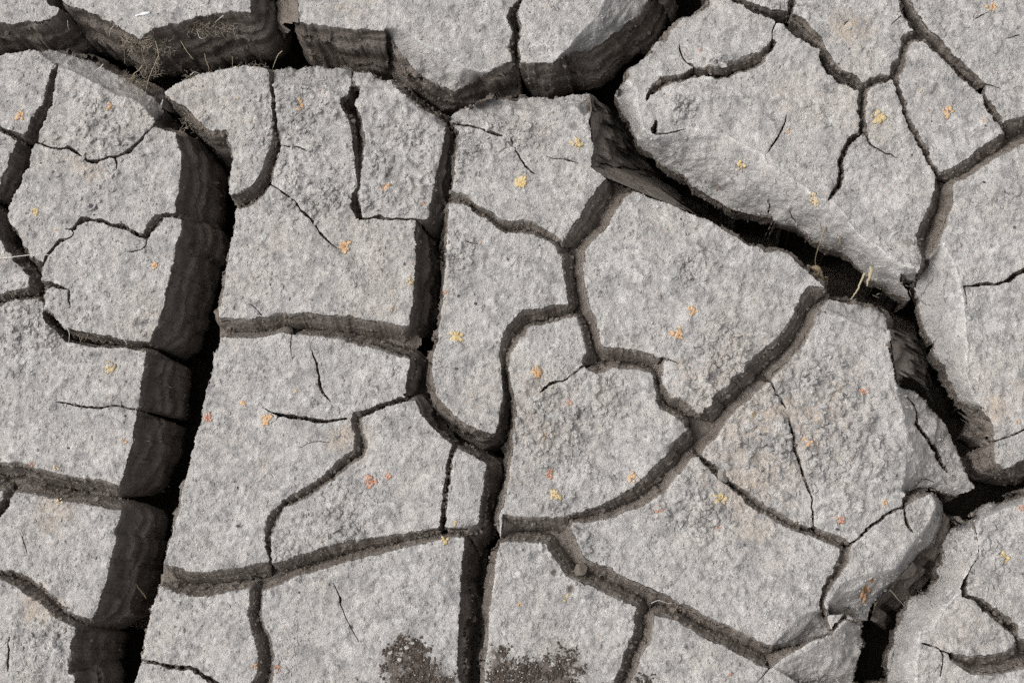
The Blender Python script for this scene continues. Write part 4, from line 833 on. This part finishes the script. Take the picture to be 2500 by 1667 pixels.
ROS = [  # tile, x, y, diameter, colour, label
('00', 165, 945, 88, 'o', 'orange-red rosette on the far left, left of the wide slanting crack'),
('00', 898, 880, 80, 'o', 'round orange rosette on the upper left slab, right of the slanting crack'),
('00', 1945, 800, 26, 'p', 'faint pale speck of lichen on the leaf-shaped slab'),
('01', 435, 865, 88, 'o', 'orange rosette near the top of the crumbly slab, right of the curved crack'),
('01', 602, 750, 32, 'r', 'tiny red speck at the top rim of the crumbly slab'),
('01', 1145, 1530, 82, 'o', 'orange rosette in the middle of the crumbly oblong slab'),
('01', 2260, 1495, 118, 'y', 'large yellow ring-shaped rosette on the upper centre slab'),
('01', 780, 55, 26, 'o', 'tiny orange speck on the wide slab at the top edge'),
('02', 695, 1170, 92, 'y', 'yellow rosette near the right edge of the upper centre slab, by the deep crack'),
('02', 2040, 1355, 66, 'y', 'yellow rosette on the eroded flank of the big upper right slab'),
('02', 1705, 415, 32, 'r', 'faint reddish speck beside the lifted beige flake'),
('03', 2090, 62, 78, 'o', 'orange rosette near the top right corner'),
('03', 1150, 955, 112, 'y', 'largest pale yellow rosette in the upper right, between two narrow cracks'),
('03', 1730, 910, 82, 'o', 'pale orange-red star on the small four-sided slab'),
('03', 2020, 985, 32, 'o', 'small orange speck right of the pale star on the four-sided slab'),
('03', 410, 1080, 46, 'o', 'small orange-yellow speck beside a short hairline at upper right'),
('03', 1500, 752, 32, 'p', 'faint yellowish speck above the pale star on the four-sided slab'),
('10', 285, 395, 70, 'y', 'yellow-orange spot on the left slab, left of the black pebbles'),
('10', 1275, 830, 70, 'o', 'orange spot on the slab with the white thread, near its right rim'),
('10', 460, 545, 28, 'o', 'tiny orange speck above the thin crack on the left'),
('11', 815, 680, 96, 'o', 'orange rosette at the end of the long thin diagonal crack'),
('11', 1355, 960, 62, 'y', 'yellow-orange rosette on the right rim of the crumbly slab'),
('11', 1640, 1060, 56, 'r', 'red-orange spot right of the black upright crack, on the tall slab rim'),
('11', 1735, 1415, 104, 'y', 'yellow rosette with an orange middle on the tall centre slab'),
('11', 1465, 325, 36, 'r', 'tiny red-orange speck at the lower right of the oblong slab'),
('11', 1205, 1180, 36, 'o', 'small orange speck above the brown crack, left of the black upright crack'),
('11', 1915, 640, 36, 'o', 'pale orange speck near the top of the tall centre slab'),
('12', 1640, 1210, 74, 'o', 'upper of two orange spots on the large smooth slab'),
('12', 1515, 1390, 102, 'o', 'lower and larger of two orange spots on the large smooth slab'),
('13', 620, 290, 74, 'p', 'pale yellow streak on the eroded flank at upper right'),
('20', 910, 320, 84, 'y', 'elongated yellow and orange spot on the left slab under the dark crack'),
('20', 1010, 935, 58, 'o', 'orange spot near the right rim of the left slab, below its hairline'),
('20', 460, 1150, 64, 'p', 'pale orange spot on the upper rim of the brown crack at far left'),
('20', 480, 1425, 64, 'p', 'pale orange spot on the lower rim of the brown crack at far left'),
('20', 265, 1115, 42, 'r', 'small reddish spot on the upper rim of the brown crack, near the left edge'),
('20', 1715, 740, 78, 'r', 'rusty red rosette on the slab rim right of the widest crack'),
('20', 1995, 615, 62, 'o', 'small orange rosette among crumbs, above and right of the rusty red one'),
('20', 2185, 750, 94, 'o', 'orange rosette at the left end of the curved dark hairline'),
('21', 1020, 1265, 94, 'r', 'larger of two pink-orange rosettes on the slab within the stepped crack'),
('21', 1165, 1210, 62, 'r', 'smaller of two pink-orange rosettes on the slab within the stepped crack'),
('21', 415, 505, 30, 'o', 'faint orange speck left of the short upright hairline'),
('22', 380, 370, 90, 'o', 'orange-yellow rosette at the rounded top of the centre slab'),
('22', 640, 620, 68, 'r', 'bright red rosette on the upper part of the centre slab'),
('22', 415, 890, 62, 'o', 'orange rosette beside a dark hollow, left side of the centre slab'),
('22', 470, 1195, 82, 'r', 'red-orange rosette on the lower left of the centre slab'),
('22', 530, 1370, 88, 'y', 'yellow and orange spot, lowest on the centre slab'),
('22', 1155, 1235, 84, 'o', 'orange rosette on the rim of the arc crack, right side of the centre slab'),
('22', 1375, 1495, 68, 'r', 'pinkish red rosette just below the sweeping arc crack'),
('22', 1875, 1415, 94, 'y', 'yellow rosette near the upper rim of the wedge-shaped slab'),
('22', 2150, 710, 54, 'y', 'small yellow curl at the left edge of the ochre slab'),
('23', 1030, 530, 68, 'r', 'dark red rosette on the upper right of the ochre slab'),
('23', 560, 940, 84, 'o', 'orange rosette right of the long thin crack on the ochre slab'),
('23', 1210, 1440, 48, 'o', 'small orange spot at the lower right rim of the ochre slab'),
('23', 2290, 765, 48, 'o', 'orange spot near the right edge, above the thin crack'),
('33', 855, 235, 78, 'r', 'red-orange rosette at the lower end of the ochre slab'),
('33', 1070, 800, 104, 'b', 'rusty brown lichen smear on the elongated dark chunk'),
('33', 2195, 550, 84, 'y', 'bright yellow rosette near the lower right edge'),
('33', 2330, 125, 62, 'r', 'dark red spot on the right edge, beside the deep fork'),
('30', 2085, 1425, 48, 'o', 'orange spot on the left rim of the curved crack at the bottom'),
('30', 2280, 1445, 66, 'r', 'red-orange spot on the right rim of the curved crack at the bottom'),
('31', 1620, 395, 64, 'y', 'yellow leafy spot at the top right corner of the broad bottom slab'),
('31', 1715, 252, 44, 'y', 'small yellow speck on the foot of the narrow wedge slab'),
('32', 600, 860, 60, 'y', 'pale yellow rosette near the middle of the mossy bottom slab'),
('32', 235, 925, 36, 'o', 'small orange speck at the left of the mossy bottom slab'),
('32', 1955, 1490, 36, 'r', 'tiny red speck on the bottom edge slab between two cracks'),
('32', 1870, 290, 32, 'r', 'tiny dark red speck on the wedge-shaped slab'),
]
for tl, x, y, d, k, lab in ROS:
    st = {'elongated': 1.5, 'streak': 1.7, 'smear': 1.5, 'leafy': 1.2}.get(next((w for w in ('elongated', 'streak', 'smear', 'leafy') if w in lab), ''), 1.0)
    rot = {'elongated': 1.2, 'streak': -1.1, 'smear': .25, 'leafy': .9}.get(next((w for w in ('elongated', 'streak', 'smear', 'leafy') if w in lab), ''), 0.0)
    px, py = tp(tl, x, y); rosette(px, py, d, k, lab, st, rot)

# ---------------------------------------------------------------- roots, stalks, threads
def fibre_material(name, a, b):
    t = NT(name); return t.done(t.mix(t.noise(25, 3), a, b))
FM = {'s': fibre_material('straw', (.50, .44, .31), (.36, .30, .20)), 'w': fibre_material('pale_thread', (.70, .68, .64), (.58, .55, .50)), 'g': fibre_material('grey_root', (.30, .26, .21), (.20, .17, .135)), 'b': fibre_material('brown_stick', (.17, .13, .085), (.26, .21, .14))}
def tube(path, rad, m=6):
    """smooth tube through world points; returns vertices and quads"""
    P = np.asarray(path); k = len(P)
    t = np.linspace(0, k - 1, max(10, k * 5)); i = np.clip(t.astype(int), 0, k - 2); f = (t - i)[:, None]
    p0, p1, p2, p3 = P[np.clip(i - 1, 0, k - 1)], P[i], P[i + 1], P[np.clip(i + 2, 0, k - 1)]
    C = .5 * ((2 * p1) + (-p0 + p2) * f + (2 * p0 - 5 * p1 + 4 * p2 - p3) * f ** 2 + (-p0 + 3 * p1 - 3 * p2 + p3) * f ** 3)
    C = C + rng.normal(0, rad * .25, C.shape)
    T = np.gradient(C, axis=0); T /= np.linalg.norm(T, axis=1)[:, None] + 1e-12
    A = np.cross(T, [.3, .2, .93]); A /= np.linalg.norm(A, axis=1)[:, None] + 1e-12; B = np.cross(T, A)
    tp_ = np.linspace(1, .45, len(C)); V = []
    for j in range(m):
        b = 2 * math.pi * j / m; V.append(C + (A * math.cos(b) + B * math.sin(b)) * (rad * tp_)[:, None])
    V = np.stack(V, 1).reshape(-1, 3); n = len(C)
    Q = [(r * m + j, r * m + (j + 1) % m, (r + 1) * m + (j + 1) % m, (r + 1) * m + j) for r in range(n - 1) for j in range(m)]
    return V, np.array(Q)
def world_path(tile, xyz):
    out = []
    for x, y, z in xyz:
        px, py = tp(tile, x, y); out.append(unproject([px], [py], [z])[0])
    return np.array(out)
FIB = [  # tile, material, width (zoom px), points (x, y, height px), name, label
('00', 's', 9, [(2315, 420, 26), (2280, 450, 20), (2250, 520, 4), (2235, 562, -8)], 'straw_stalk', 'short straw stalk standing at the rim of the leaf-shaped slab'),
('00', 's', 8, [(1165, 540, 25), (1130, 582, 10), (1100, 602, 0), (1080, 640, -20), (1050, 672, -40)], 'root_fibre', 'forked yellow root fibre at the upper left crack junction'),
('00', 's', 8, [(1300, 460, 10), (1250, 570, 10), (1222, 640, 4), (1190, 765, -30)], 'root_fibre', 'longest yellow root fibre hanging across the crack junction at upper left'),
('00', 's', 9, [(1272, 338, -20), (1290, 400, 0), (1306, 492, 10)], 'root_fibre', 'stiff tan root under the pointed slab tip'),
('00', 's', 7, [(1480, 335, -60), (1530, 420, -40), (1582, 488, -30)], 'root_fibre', 'tan root slanting across the banded wall at the top left'),
('00', 'g', 8, [(1162, 385, -40), (1172, 470, -30), (1208, 550, -40), (1226, 592, -50)], 'root_fibre', 'grey kinked root hanging below the pointed slab tip'),
('00', 'g', 6, [(1020, 350, -40), (1019, 440, -40), (1026, 528, -50)], 'root_fibre', 'thin upright grey root left of the kinked one at upper left'),
('00', 'w', 7, [(1832, 128, 14), (1792, 160, 0), (1760, 188, -20)], 'root_fibre', 'pale short root sticking out at the top of the banded wall'),
('00', 'g', 6, [(1915, 195, -40), (1920, 280, -40), (1932, 334, -50)], 'root_fibre', 'thin grey root hanging on the right part of the banded wall'),
('00', 'w', 5, [(932, 212, 0), (904, 250, -10), (895, 297, -20)], 'root_fibre', 'fine pale hair-root on the grey slope left of the pointed tip'),
('00', 'w', 5, [(553, 168, -20), (558, 220, -30), (570, 252, -40)], 'root_fibre', 'fine pale root in the top left crack wall'),
('00', 'w', 7, [(1612, 235, -50), (1630, 300, -40), (1655, 318, -40), (1685, 312, -45)], 'root_fibre', 'curled pale root on the banded wall at the top left'),
('00', 's', 6, [(1676, 438, -50), (1692, 510, -60), (1712, 560, -60), (1704, 602, -70)], 'root_fibre', 'crooked tan root low on the banded wall, above the leaf-shaped slab'),
('00', 'w', 8, [(848, 528, -10), (812, 560, -20), (775, 582, -30)], 'root_fibre', 'white short thread on the ledge of the upper left slab'),
('00', 'w', 6, [(1560, 622, 2), (1590, 592, 12), (1622, 600, 10), (1645, 612, 4)], 'root_fibre', 'white curl on the upper rim of the leaf-shaped slab'),
('00', 's', 5, [(1904, 465, 10), (1906, 545, -6)], 'root_fibre', 'fine upright straw on the upper rim of the leaf-shaped slab'),
('10', 'w', 9, [(-60, 780, 6), (0, 775, 6), (90, 765, 12), (200, 752, 14), (290, 742, 14), (380, 745, 10), (430, 762, 8), (465, 790, 6), (520, 775, 6), (570, 800, 5), (600, 842, 5), (640, 865, 6), (695, 888, 4)], 'root_thread', 'long white root thread lying across the left edge'),
('10', 'w', 8, [(783, 1020, 5), (800, 1050, 9), (842, 1062, 4)], 'root_fibre', 'upper of two short white curls on the left slab below the thread'),
('10', 'w', 8, [(853, 1182, 5), (870, 1222, 9), (902, 1242, 4)], 'root_fibre', 'lower of two short white curls on the left slab below the thread'),
('10', 'w', 10, [(958, 1310, 6), (970, 1380, 10), (1010, 1432, 12), (1042, 1478, 4)], 'root_fibre', 'pale bent stalk bridging the dark crack on the left slab'),
('10', 'w', 7, [(548, 1338, 0), (568, 1395, 6), (562, 1468, 2)], 'root_fibre', 'pale thin root bridging the dark crack at its left bend'),
('10', 's', 5, [(672, 1420, -8), (655, 1465, 4)], 'root_fibre', 'tiny straw bristle in the dark crack on the left'),
('20', 'w', 5, [(1225, 930, -60), (1170, 935, -70), (1128, 985, -90)], 'root_fibre', 'fine pale hair on the wall of the widest crack'),
('30', 'b', 20, [(1085, 725, -120), (1140, 792, -110), (1200, 868, -100)], 'stick', 'brown broken stick lodged in the widest crack at lower left'),
('13', 's', 24, [(1045, 890, -20), (1010, 975, -30), (965, 1065, -40), (925, 1110, -50)], 'straw_stalk', 'thick straw stalk leaning across the deep crack at right'),
('13', 's', 30, [(1100, 845, -10), (1092, 900, -6), (1062, 1002, -10)], 'dry_leaf', 'dry grass leaf beside the thick stalk in the deep crack at right'),
('13', 'g', 22, [(742, 470, -40), (710, 550, -40), (678, 650, -40)], 'grass_stem', 'dry grass sheath hanging from the eroded flank at right'),
('13', 'b', 9, [(690, 640, -40), (662, 690, -36), (640, 780, -30), (642, 845, -26)], 'grass_stem', 'thin bent brown stem below the dry sheath over the deep crack'),
('13', 'b', 36, [(615, 860, -20), (650, 850, -14), (690, 905, -24), (712, 960, -40)], 'seed_head', 'dark dried seed head at the tip of the bent brown stem'),
('13', 'b', 16, [(862, 545, -50), (850, 600, -40), (823, 690, -50)], 'dry_leaf', 'small curled brown leaf on the eroded flank at right'),
('33', 'g', 12, [(1250, 800, -60), (1320, 880, -70), (1392, 958, -90)], 'twig', 'grey twig spanning the deep crack at lower right'),
('32', 'w', 6, [(1310, 912, -10), (1370, 890, -6), (1440, 910, -10), (1525, 918, -16)], 'root_fibre', 'pale fine root across the diagonal crack at the bottom'),
('32', 's', 5, [(1532, 918, -10), (1510, 960, -14), (1478, 1005, -20)], 'root_fibre', 'fine tan root crossing the diagonal crack right of the pale one'),
('12', 'w', 5, [(1640, 890, 4), (1700, 950, 8), (1800, 1025, 4)], 'root_fibre', 'fine pale root on the large smooth slab below its hollow'),
]
for tl, mk, w, path, nm, lab in FIB:
    P = world_path(tl, path)
    for q in range(len(P)):                                   # keep what lies on a slab above its crust
        px, py = tp(tl, path[q][0], path[q][1])
        if path[q][2] > 0 and sample(F, np.array([[px, py]]))[0] > 0: P[q] = unproject([px], [py], [surf(px, py) + path[q][2]])[0]
    V, Q = tube(P, w / TS / 2 * U * .85)
    if nm in ('dry_leaf', 'grass_stem', 'seed_head') and w > 12:  # flattened, opened at the middle
        n = len(V) // 6; b = np.sin(np.linspace(.25, math.pi * .97, n)); c = V.reshape(n, 6, 3).mean(1, keepdims=True)
        V = (c + (V.reshape(n, 6, 3) - c) * (.35 + 1.1 * b)[:, None, None] * np.array([1.15, 1.15, .55])).reshape(-1, 3)
    if nm == 'root_fibre' and 'forked' in lab:
        V2, Q2 = tube(world_path(tl, [(1100, 605, 0), (1098, 640, -14), (1072, 690, -44)]), w / TS / 2 * U * .8)
        Q = np.vstack([Q, Q2 + len(V)]); V = np.vstack([V, V2])
    if nm == 'seed_head':
        ex = []
        for q in range(26):
            c = P[0] + (P[-1] - P[0]) * rng.random() + rng.normal(0, 5 * U, 3); d = rng.normal(0, 1, 3); d /= np.linalg.norm(d)
            v2, q2 = tube(np.array([c, c + d * 7 * U, c + d * 14 * U]), 1.6 * U, 4); ex.append((v2, q2))
        for v2, q2 in ex: Q = np.vstack([Q, q2 + len(V)]); V = np.vstack([V, v2])
    base = V[np.argmin(V[:, 2])].copy()
    o = mesh_obj(nm, V, Q, FM[mk], origin=base); tag(o, lab, nm.replace('_', ' '), 'roots and stalks')
# uncountable fine root hairs in the crack walls
def hairs(regs):
    Vs, Qs, o = [], [], 0
    for tl, x0, y0, x1, y1, n, z0, z1, L in regs:
        for _ in range(n):
            x, y = rng.uniform(x0, x1), rng.uniform(y0, y1); x += (y - y0) * 0; z = rng.uniform(z0, z1)
            a = rng.uniform(0, 2 * math.pi); l = L * rng.uniform(.4, 1.3); b = a + rng.normal(0, .8)
            p = [(x, y, z), (x + l * .5 * math.cos(a), y + l * .5 * math.sin(a), z + rng.normal(0, 5)), (x + l * .5 * (math.cos(a) + math.cos(b)), y + l * .5 * (math.sin(a) + math.sin(b)), z - 8)]
            v, q = tube(world_path(tl, p), rng.uniform(.45, .8) * U, 3); Vs.append(v); Qs.append(q + o); o += len(v)
    return np.vstack(Vs), np.vstack(Qs)
V, Q = hairs([('00', 1150, 300, 1260, 400, 60, -20, 8, 70), ('00', 1000, 310, 1200, 430, 74, -30, 5, 70), ('00', 1260, 320, 1420, 450, 66, -60, -20, 60), ('00', 1540, 190, 1780, 290, 101, -50, -25, 60), ('00', 1780, 180, 1960, 300, 44, -50, -25, 60), ('00', 1000, 620, 1180, 780, 79, -45, -5, 70), ('00', 1480, 600, 1900, 660, 66, -30, 6, 50), ('00', 1900, 535, 2200, 560, 48, -6, 6, 36),
    ('00', 1150, 450, 1330, 640, 44, -80, -20, 80), ('00', 1500, 880, 1760, 1060, 74, -20, 4, 70), ('10', 500, 1340, 900, 1470, 20, -30, 0, 40), ('13', 1130, 900, 1430, 1130, 26, -80, -40, 50), ('13', 600, 500, 900, 700, 16, -70, -30, 50), ('32', 1230, 850, 1560, 960, 14, -40, -10, 60)])
h = mesh_obj('root_hairs', V, Q, fibre_material('root_hair', (.42, .37, .30), (.26, .22, .175))); h['kind'] = 'stuff'; tag(h, 'fine grey root hairs hanging from the crack walls', 'root hairs')

# ---------------------------------------------------------------- pebbles, clods, flake
def stone_material(name, a, b):
    t = NT(name); return t.done(t.mix(t.noise(9, 4, .6), a, b), t.bump(t.noise(6, 4), 3))
PM = {'k': stone_material('black_grain', (.045, .047, .055), (.12, .122, .132)), 'm': stone_material('mud_clod', (.20, .185, .168), (.30, .28, .255)), 'd': stone_material('damp_clod', (.14, .12, .10), (.21, .185, .16)), 'l': stone_material('pale_clod', (.42, .39, .35), (.55, .53, .50))}
_bm = bmesh.new(); bmesh.ops.create_icosphere(_bm, subdivisions=3, radius=1); IV = np.array([v.co[:] for v in _bm.verts]); IF = np.array([[v.index for v in f.verts] for f in _bm.faces]); _bm.free()
def stone(tile, x, y, dx, dy, mk, nm, cat, label, z=None, flat=.6, rot=0, group=None):
    px, py = tp(tile, x, y); c = at(px, py, 0) if z is None else unproject([px], [py], [z])[0]
    s = rng.uniform(0, 50)
    V = facet(IV, 14, .45, .88); V = V * (1 + .07 * fbm(IV[:, 0] * 10 + s, IV[:, 1] * 10 + IV[:, 2] * 7, 6, 3, 1))[:, None]
    V = V * np.array([dx, dy, flat * min(dx, dy)]) / TS / 2 * U * (1.1 if mk != 'k' else .9)
    ca, sa = math.cos(rot), math.sin(rot); V[:, :2] = np.column_stack([V[:, 0] * ca - V[:, 1] * sa, V[:, 0] * sa + V[:, 1] * ca])
    V[:, 2] -= V[:, 2].min() * .55
    o = mesh_obj(nm, V, IF, PM[mk], smooth=False); o.location = c; tag(o, label, cat, group)
for a in [
 ('10', 748, 348, 56, 48, 'k', 'largest black grain of the cluster on the left slab'), ('10', 792, 362, 34, 40, 'k', 'black grain at the right of the cluster on the left slab'), ('10', 775, 418, 30, 22, 'k', 'small black grain just below the cluster on the left slab'),
 ('11', 2150, 785, 34, 30, 'k', 'black grain near the right rim of the tall centre slab'), ('11', 1742, 1082, 36, 30, 'k', 'black grain left of the middle of the tall centre slab, above the yellow rosette'), ('11', 1885, 1145, 34, 30, 'k', 'black grain in the middle of the tall centre slab'),
 ('21', 1725, 335, 40, 28, 'k', 'dark grain low on the tall centre slab'), ('21', 1922, 790, 26, 30, 'k', 'dark grain at the rounded lower end of the tall centre slab'),
 ('20', 1025, 720, 34, 30, 'k', 'black grain below the straight hairline on the left slab'), ('20', 560, 985, 36, 30, 'k', 'dark grain near the foot of the large left slab'), ('30', 1950, 282, 36, 28, 'k', 'dark grain at the lower left of the large slab left of centre'),
 ('33', 820, 308, 40, 26, 'k', 'dark grain under the red-orange rosette of the ochre slab'), ('23', 1225, 1248, 26, 24, 'k', 'black grain at the lower right of the ochre slab'), ('31', 682, 760, 30, 26, 'k', 'black grain above the hairline of the broad bottom slab'), ('31', 435, 822, 28, 26, 'k', 'black grain left of the hairline of the broad bottom slab'),
 ('03', 830, 525, 28, 26, 'k', 'dark grain on the top slab between two narrow cracks'), ('03', 2022, 1495, 40, 24, 'k', 'dark grain on the right edge slab, below the wide brown crack'), ('13', 1258, 702, 30, 24, 'k', 'dark grain near the tip of the big upper right slab'), ('02', 312, 102, 26, 20, 'k', 'dark grain on the top slab right of the wavy crack'), ('12', 1550, 455, 24, 26, 'k', 'dark grain near the top of the large smooth slab')]:
    stone(*a[:5], a[5], 'dark_grain', 'grain', a[6], group='dark grains on the mud')
stone('32', 726, 632, 140, 120, 'd', 'mud_clod', 'clod', 'grey mud clod wedged in the bend of the crack at the bottom', z=-26, flat=.5, rot=.6)
stone('32', 1492, 975, 80, 96, 'd', 'mud_clod', 'clod', 'brown mud clod inside the long diagonal crack at the bottom', z=-46, flat=.8)
stone('22', 1900, 1215, 84, 136, 'm', 'mud_clod', 'clod', 'brown-grey clod bridging the crack below the ochre slab', z=-6, flat=.6)
stone('30', 285, 48, 60, 78, 'l', 'mud_clod', 'clod', 'white crumb pile on the lower rim of the brown crack at far left', z=2, flat=.5)
stone('11', 1690, 690, 90, 110, 'l', 'mud_clod', 'clod', 'pale lump on the rim right of the black upright crack', flat=.3, rot=.4)
stone('02', 1880, 520, 120, 66, 'l', 'mud_flake', 'flake', 'lifted beige crust flake overhanging the crack at upper right', z=10, flat=.35, rot=-.7)
stone('13', 1395, 640, 100, 60, 'm', 'mud_flake', 'flake', 'loose brown flake near the tip of the big upper right slab', flat=.4, rot=-.2)
stone('01', 1300, 1240, 44, 26, 'l', 'mud_flake', 'flake', 'small white chip on the crumbly oblong slab', flat=.5)
stone('33', 1600, 1275, 52, 34, 'l', 'mud_clod', 'clod', 'white crumb on the ragged bottom right slab', z=-10, flat=.7)
t = NT('white_flake'); WM = t.done((.80, .81, .82))
px, py = tp('00', 1170, 115)
out = np.array([(-75, 18), (-45, 4), (-20, -2), (10, -16), (38, -14), (70, -18), (62, 2), (30, 10), (6, 18), (-30, 14), (-58, 22)]) / TS
c = at(px, py, 1.5); V = []
for zz, k in ((0, 1), (2.2, .92), (3.0, .5)):
    for x, y in out: V.append((x * k * U, -y * k * U, zz * U * random.uniform(.8, 1.2)))
V.append((0, 0, 3 * U)); n = len(out)
T = [(q * n + j, q * n + (j + 1) % n, (q + 1) * n + (j + 1) % n) for q in range(2) for j in range(n)] + [(q * n + j, (q + 1) * n + (j + 1) % n, (q + 1) * n + j) for q in range(2) for j in range(n)] + [(2 * n + j, 2 * n + (j + 1) % n, 3 * n) for j in range(n)]
T = [q[::-1] for q in T]
o = mesh_obj('white_fleck', V, T, WM); o.location = c; tag(o, 'bluish white fleck on the pointed slab at the top edge', 'fleck')

# ---------------------------------------------------------------- moss patches
t = NT('dark_moss'); MOSS = t.done(t.mix(t.noise(10, 5, .7), (.048, .037, .030), (.19, .155, .130)), t.bump(t.noise(7, 5, .7), 8))
t = NT('moss_salt'); SALT = t.done(t.mix(t.noise(10, 3), (.36, .34, .325), (.52, .50, .48)), t.bump(t.noise(5, 3), 4))
def moss(P, label, n, nsalt, spots=()):
    lo, hi = P.min(0) - 10, P.max(0) + 10; hi[1] = min(hi[1], 1780)
    Q = rng.uniform(lo, hi, (n * 6, 2))
    d = np.minimum(pl_dist(Q, np.vstack([P, P[:1]])), 30); ins = inside(P, Q)
    dens = np.where(ins, .55 + .45 * np.clip(d / 14, 0, 1), np.clip(.35 - d / 26, 0, 1)) * np.clip(.75 + 1.1 * fbm(Q[:, 0], Q[:, 1], 34, 3, 4), 0, 1)
    for x, y, r in spots: dens = np.maximum(dens, np.exp(-((Q[:, 0] - x) ** 2 + (Q[:, 1] - y) ** 2) / r ** 2))
    dens = damp(Q) ** 1.6 * np.clip(.6 + 1.2 * fbm(Q[:, 0], Q[:, 1], 30, 3, 4), 0, 1) * (sample(F, Q) > 1.5)
    Q = Q[rng.random(len(Q)) < dens][:n]
    z = macro(Q)[0] + relief(Q); W = unproject(Q[:, 0], Q[:, 1], z)
    def blobs(W, r0, r1, sq):
        rad = rng.uniform(r0, r1, len(W)) * U
        V = ICO_V[None] * rng.uniform(.6, 1.35, (len(W), 12, 1)) * (rad[:, None] * rng.uniform(.7, 1.3, (len(W), 3)) * np.array([1, 1, sq]))[:, None, :] + W[:, None, :] + np.array([0, 0, .3])[None, None] * rad[:, None, None]
        return V.reshape(-1, 3), (ICO_F[None] + (np.arange(len(W)) * 12)[:, None, None]).reshape(-1, 3)
    base = W.mean(0); base[2] = W[:, 2].min()
    root = thing('moss_patch', label, 'moss', base, 'dark moss patches')
    V, T = blobs(W, 1.3, 4.0, .75); m = mesh_obj('moss_tufts', V, T, MOSS, root, True, base); m['kind'] = 'stuff'
    k = rng.choice(len(W), min(nsalt, len(W)), replace=False); W2 = W[k].copy(); W2[:, 2] += 3.5 * U
    V, T = blobs(W2, 1.0, 2.6, .7); m = mesh_obj('salt_crumbs', V, T, SALT, root, True, base); m['kind'] = 'stuff'
moss(MOSS_OUTLINE[0], 'dark brown moss clump at the right corner of the broad bottom slab', 1500, 50)
moss(MOSS_OUTLINE[1], 'widest dark brown moss patch along the bottom edge, right of the black upright crack', 1900, 80)
moss(MOSS_OUTLINE[2], 'smallest dark moss patch on the bottom edge, right of the leaning upright crack', 160, 4)
